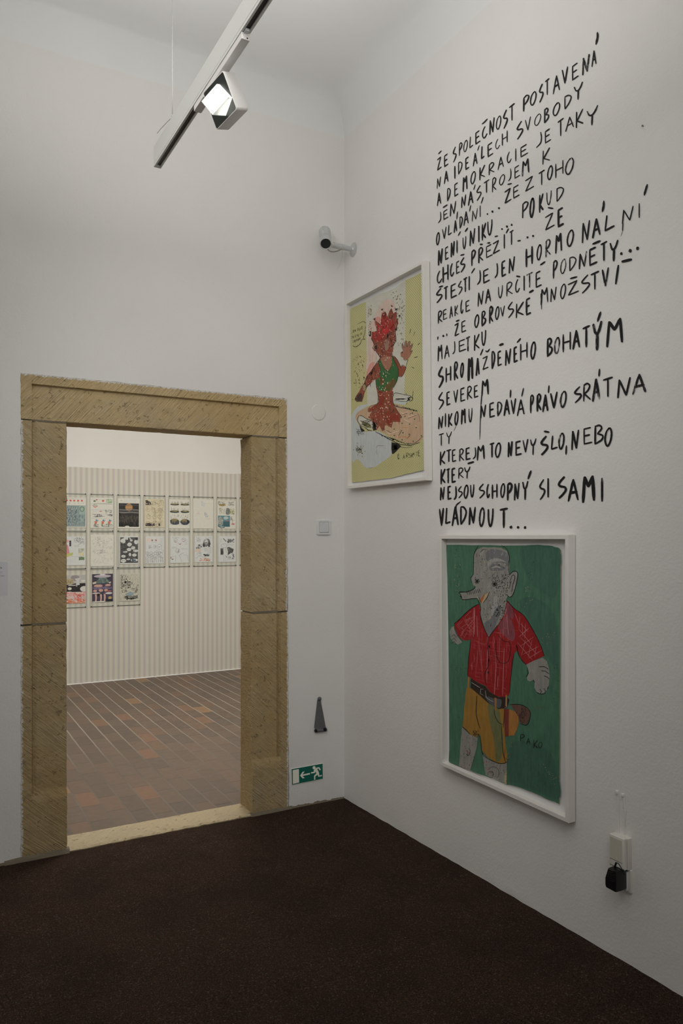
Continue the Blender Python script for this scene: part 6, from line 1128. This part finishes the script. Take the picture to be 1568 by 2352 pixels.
PAN = [  # row, column, paper corners in close-up pixels, colour, drawing, label
 (0, 0, f5, (28, 637, 356, 1062), WH, d_jars, 'glass-covered drawing with five red pots over blue-green shelves, top row beside the left jamb'),
 (0, 1, f5, (418, 640, 745, 1072), WH, d_strip, 'glass-covered comic strip sheet with small figures in red shirts, top row'),
 (0, 2, f5, (808, 648, 1122, 1076), WH, d_planet, 'glass-covered dark painting of an orange planet over a black landscape'),
 (0, 3, f6, (-48, 660, 232, 1060), CRE, d_faces, 'glass-covered cream sheet crowded with brown ink faces'),
 (0, 4, f6, (300, 664, 592, 1075), WH, d_nests, 'glass-covered sheet with six dark nest-like sketches in two columns'),
 (0, 5, f6, (635, 660, 928, 1078), WH, d_blank, 'glass-covered nearly blank sheet with three faint sketches'),
 (0, 6, f6, (985, 676, 1245, 1080), WH, d_teal, 'glass-covered comic page with a teal block at its foot, top row'),
 (0, 7, f6, (1305, 676, 1560, 1080), WH, d_edge, 'glass panel of the top row mostly hidden behind the door jamb'),
 (1, 0, f5, (30, 1190, 345, 1600), BLW, d_pinkdress, 'glass-covered drawing with a pink dressed figure and green patch'),
 (1, 1, f5, (420, 1165, 752, 1612), WH, d_pencil, 'glass-covered large sheet of faint pencil scribbles, middle row'),
 (1, 2, f5, (833, 1185, 1100, 1582), BLW, d_night, 'glass-covered black sheet filled with white bubble shapes'),
 (1, 3, f6, (-36, 1186, 225, 1575), BLW, d_crowd, 'glass-covered line drawing of a crowd under a pale pink banner'),
 (1, 4, f6, (316, 1184, 577, 1565), BLW, d_redlips, 'glass-covered line drawing of figures with small red touches'),
 (1, 5, f6, (662, 1184, 915, 1553), BLW, d_hair, 'glass-covered pencil heads, one with dark long hair, above orange scribbles'),
 (1, 6, f6, (1000, 1184, 1245, 1552), BLW, d_umbrella, 'glass-covered drawing of a figure with a black umbrella shape'),
 (1, 7, f6, (1330, 1184, 1560, 1552), BLW, d_edge, 'glass panel of the middle row mostly hidden behind the door jamb'),
 (2, 0, f5, (36, 1735, 347, 2142), WH, d_redwave, 'glass-covered painting with a black band over a red and orange foot'),
 (2, 1, f5, (442, 1722, 738, 2122), WH, d_ufo, 'glass-covered purple painting of a saucer above pink figures, bottom row'),
 (2, 2, f5, (836, 1712, 1118, 2106), (180, 176, 164), d_speckle, 'glass-covered speckled ink sheet with black dots, end of the bottom row'),
]
for row, c_, f, rc_, rgb, fn, lab in PAN:
    x0, x1 = CX_[c_]; zt_, zb_ = zr[row] - 0.004, zr[row + 1] + 0.004
    t = thing('glass_picture_panel', lab.replace('left jamb', 'stone jamb'), 'picture', ((x0 + x1) / 2, YG - 0.006, zb_), 'glass-fronted drawings on the striped wall')
    a = hb(*f(rc_[0], (rc_[1] + rc_[3]) / 2), YP); b = hb(*f(rc_[2], (rc_[1] + rc_[3]) / 2), YP); cm = f((rc_[0] + rc_[2]) / 2, 0)[0]
    z0 = hb(cm, f(0, rc_[1])[1], YP)[2]; z1 = hb(cm, f(0, rc_[3])[1], YP)[2]
    D = Draw(float(a[0]), float(z0), float(b[0]), float(z1), rgb, row * 10 + c_); fn(D); part('drawing', D.mb, t)
    mb = MB(); e = 0.0025
    mb.add([(x0 + e, YGL, zb_ + e), (x1 - e, YGL, zb_ + e), (x1 - e, YGL, zt_ - e), (x0 + e, YGL, zt_ - e)], [[0, 1, 2, 3]], M['glass'])
    ed = [(x0, zb_), (x1, zb_), (x1, zt_), (x0, zt_)]; ei = [(x0 + e, zb_ + e), (x1 - e, zb_ + e), (x1 - e, zt_ - e), (x0 + e, zt_ - e)]
    vs = [(x, YGL - 0.0005, z) for x, z in ed] + [(x, YGL - 0.0005, z) for x, z in ei] + [(x, YGL + 0.0045, z) for x, z in ed]
    mb.add(vs, [[i, (i + 1) % 4, 4 + (i + 1) % 4, 4 + i] for i in range(4)] + [[8 + i, 8 + (i + 1) % 4, (i + 1) % 4, i] for i in range(4)], M['glass_edge'])
    part('glass_pane', mb, t)
    mb = MB(); mb.box((x0 + 0.004, YGL + 0.001, zb_ - 0.0030), (x1 - 0.004, YG - 0.0025, zb_ - 0.0008), M['rail'])
    if row == 0: mb.box((x0 + 0.004, YGL + 0.003, zt_ + 0.0008), (x1 - 0.004, YG - 0.0025, zt_ + 0.0026), M['wire'])
    part('support_rail', mb, t)
    for px_ in (x0 + 0.013, x1 - 0.013):
        for pz_ in ((zt_, zb_) if row == 0 else (zb_,)):
            mb = MB(); mb.lathe((px_, YG - 0.002, pz_), (0, -1, 0), [(0, 0.0042), (0.012, 0.0042), (0.0165, 0.004), (0.017, 0)], M['rubber'], 10); part('pin', mb, t)
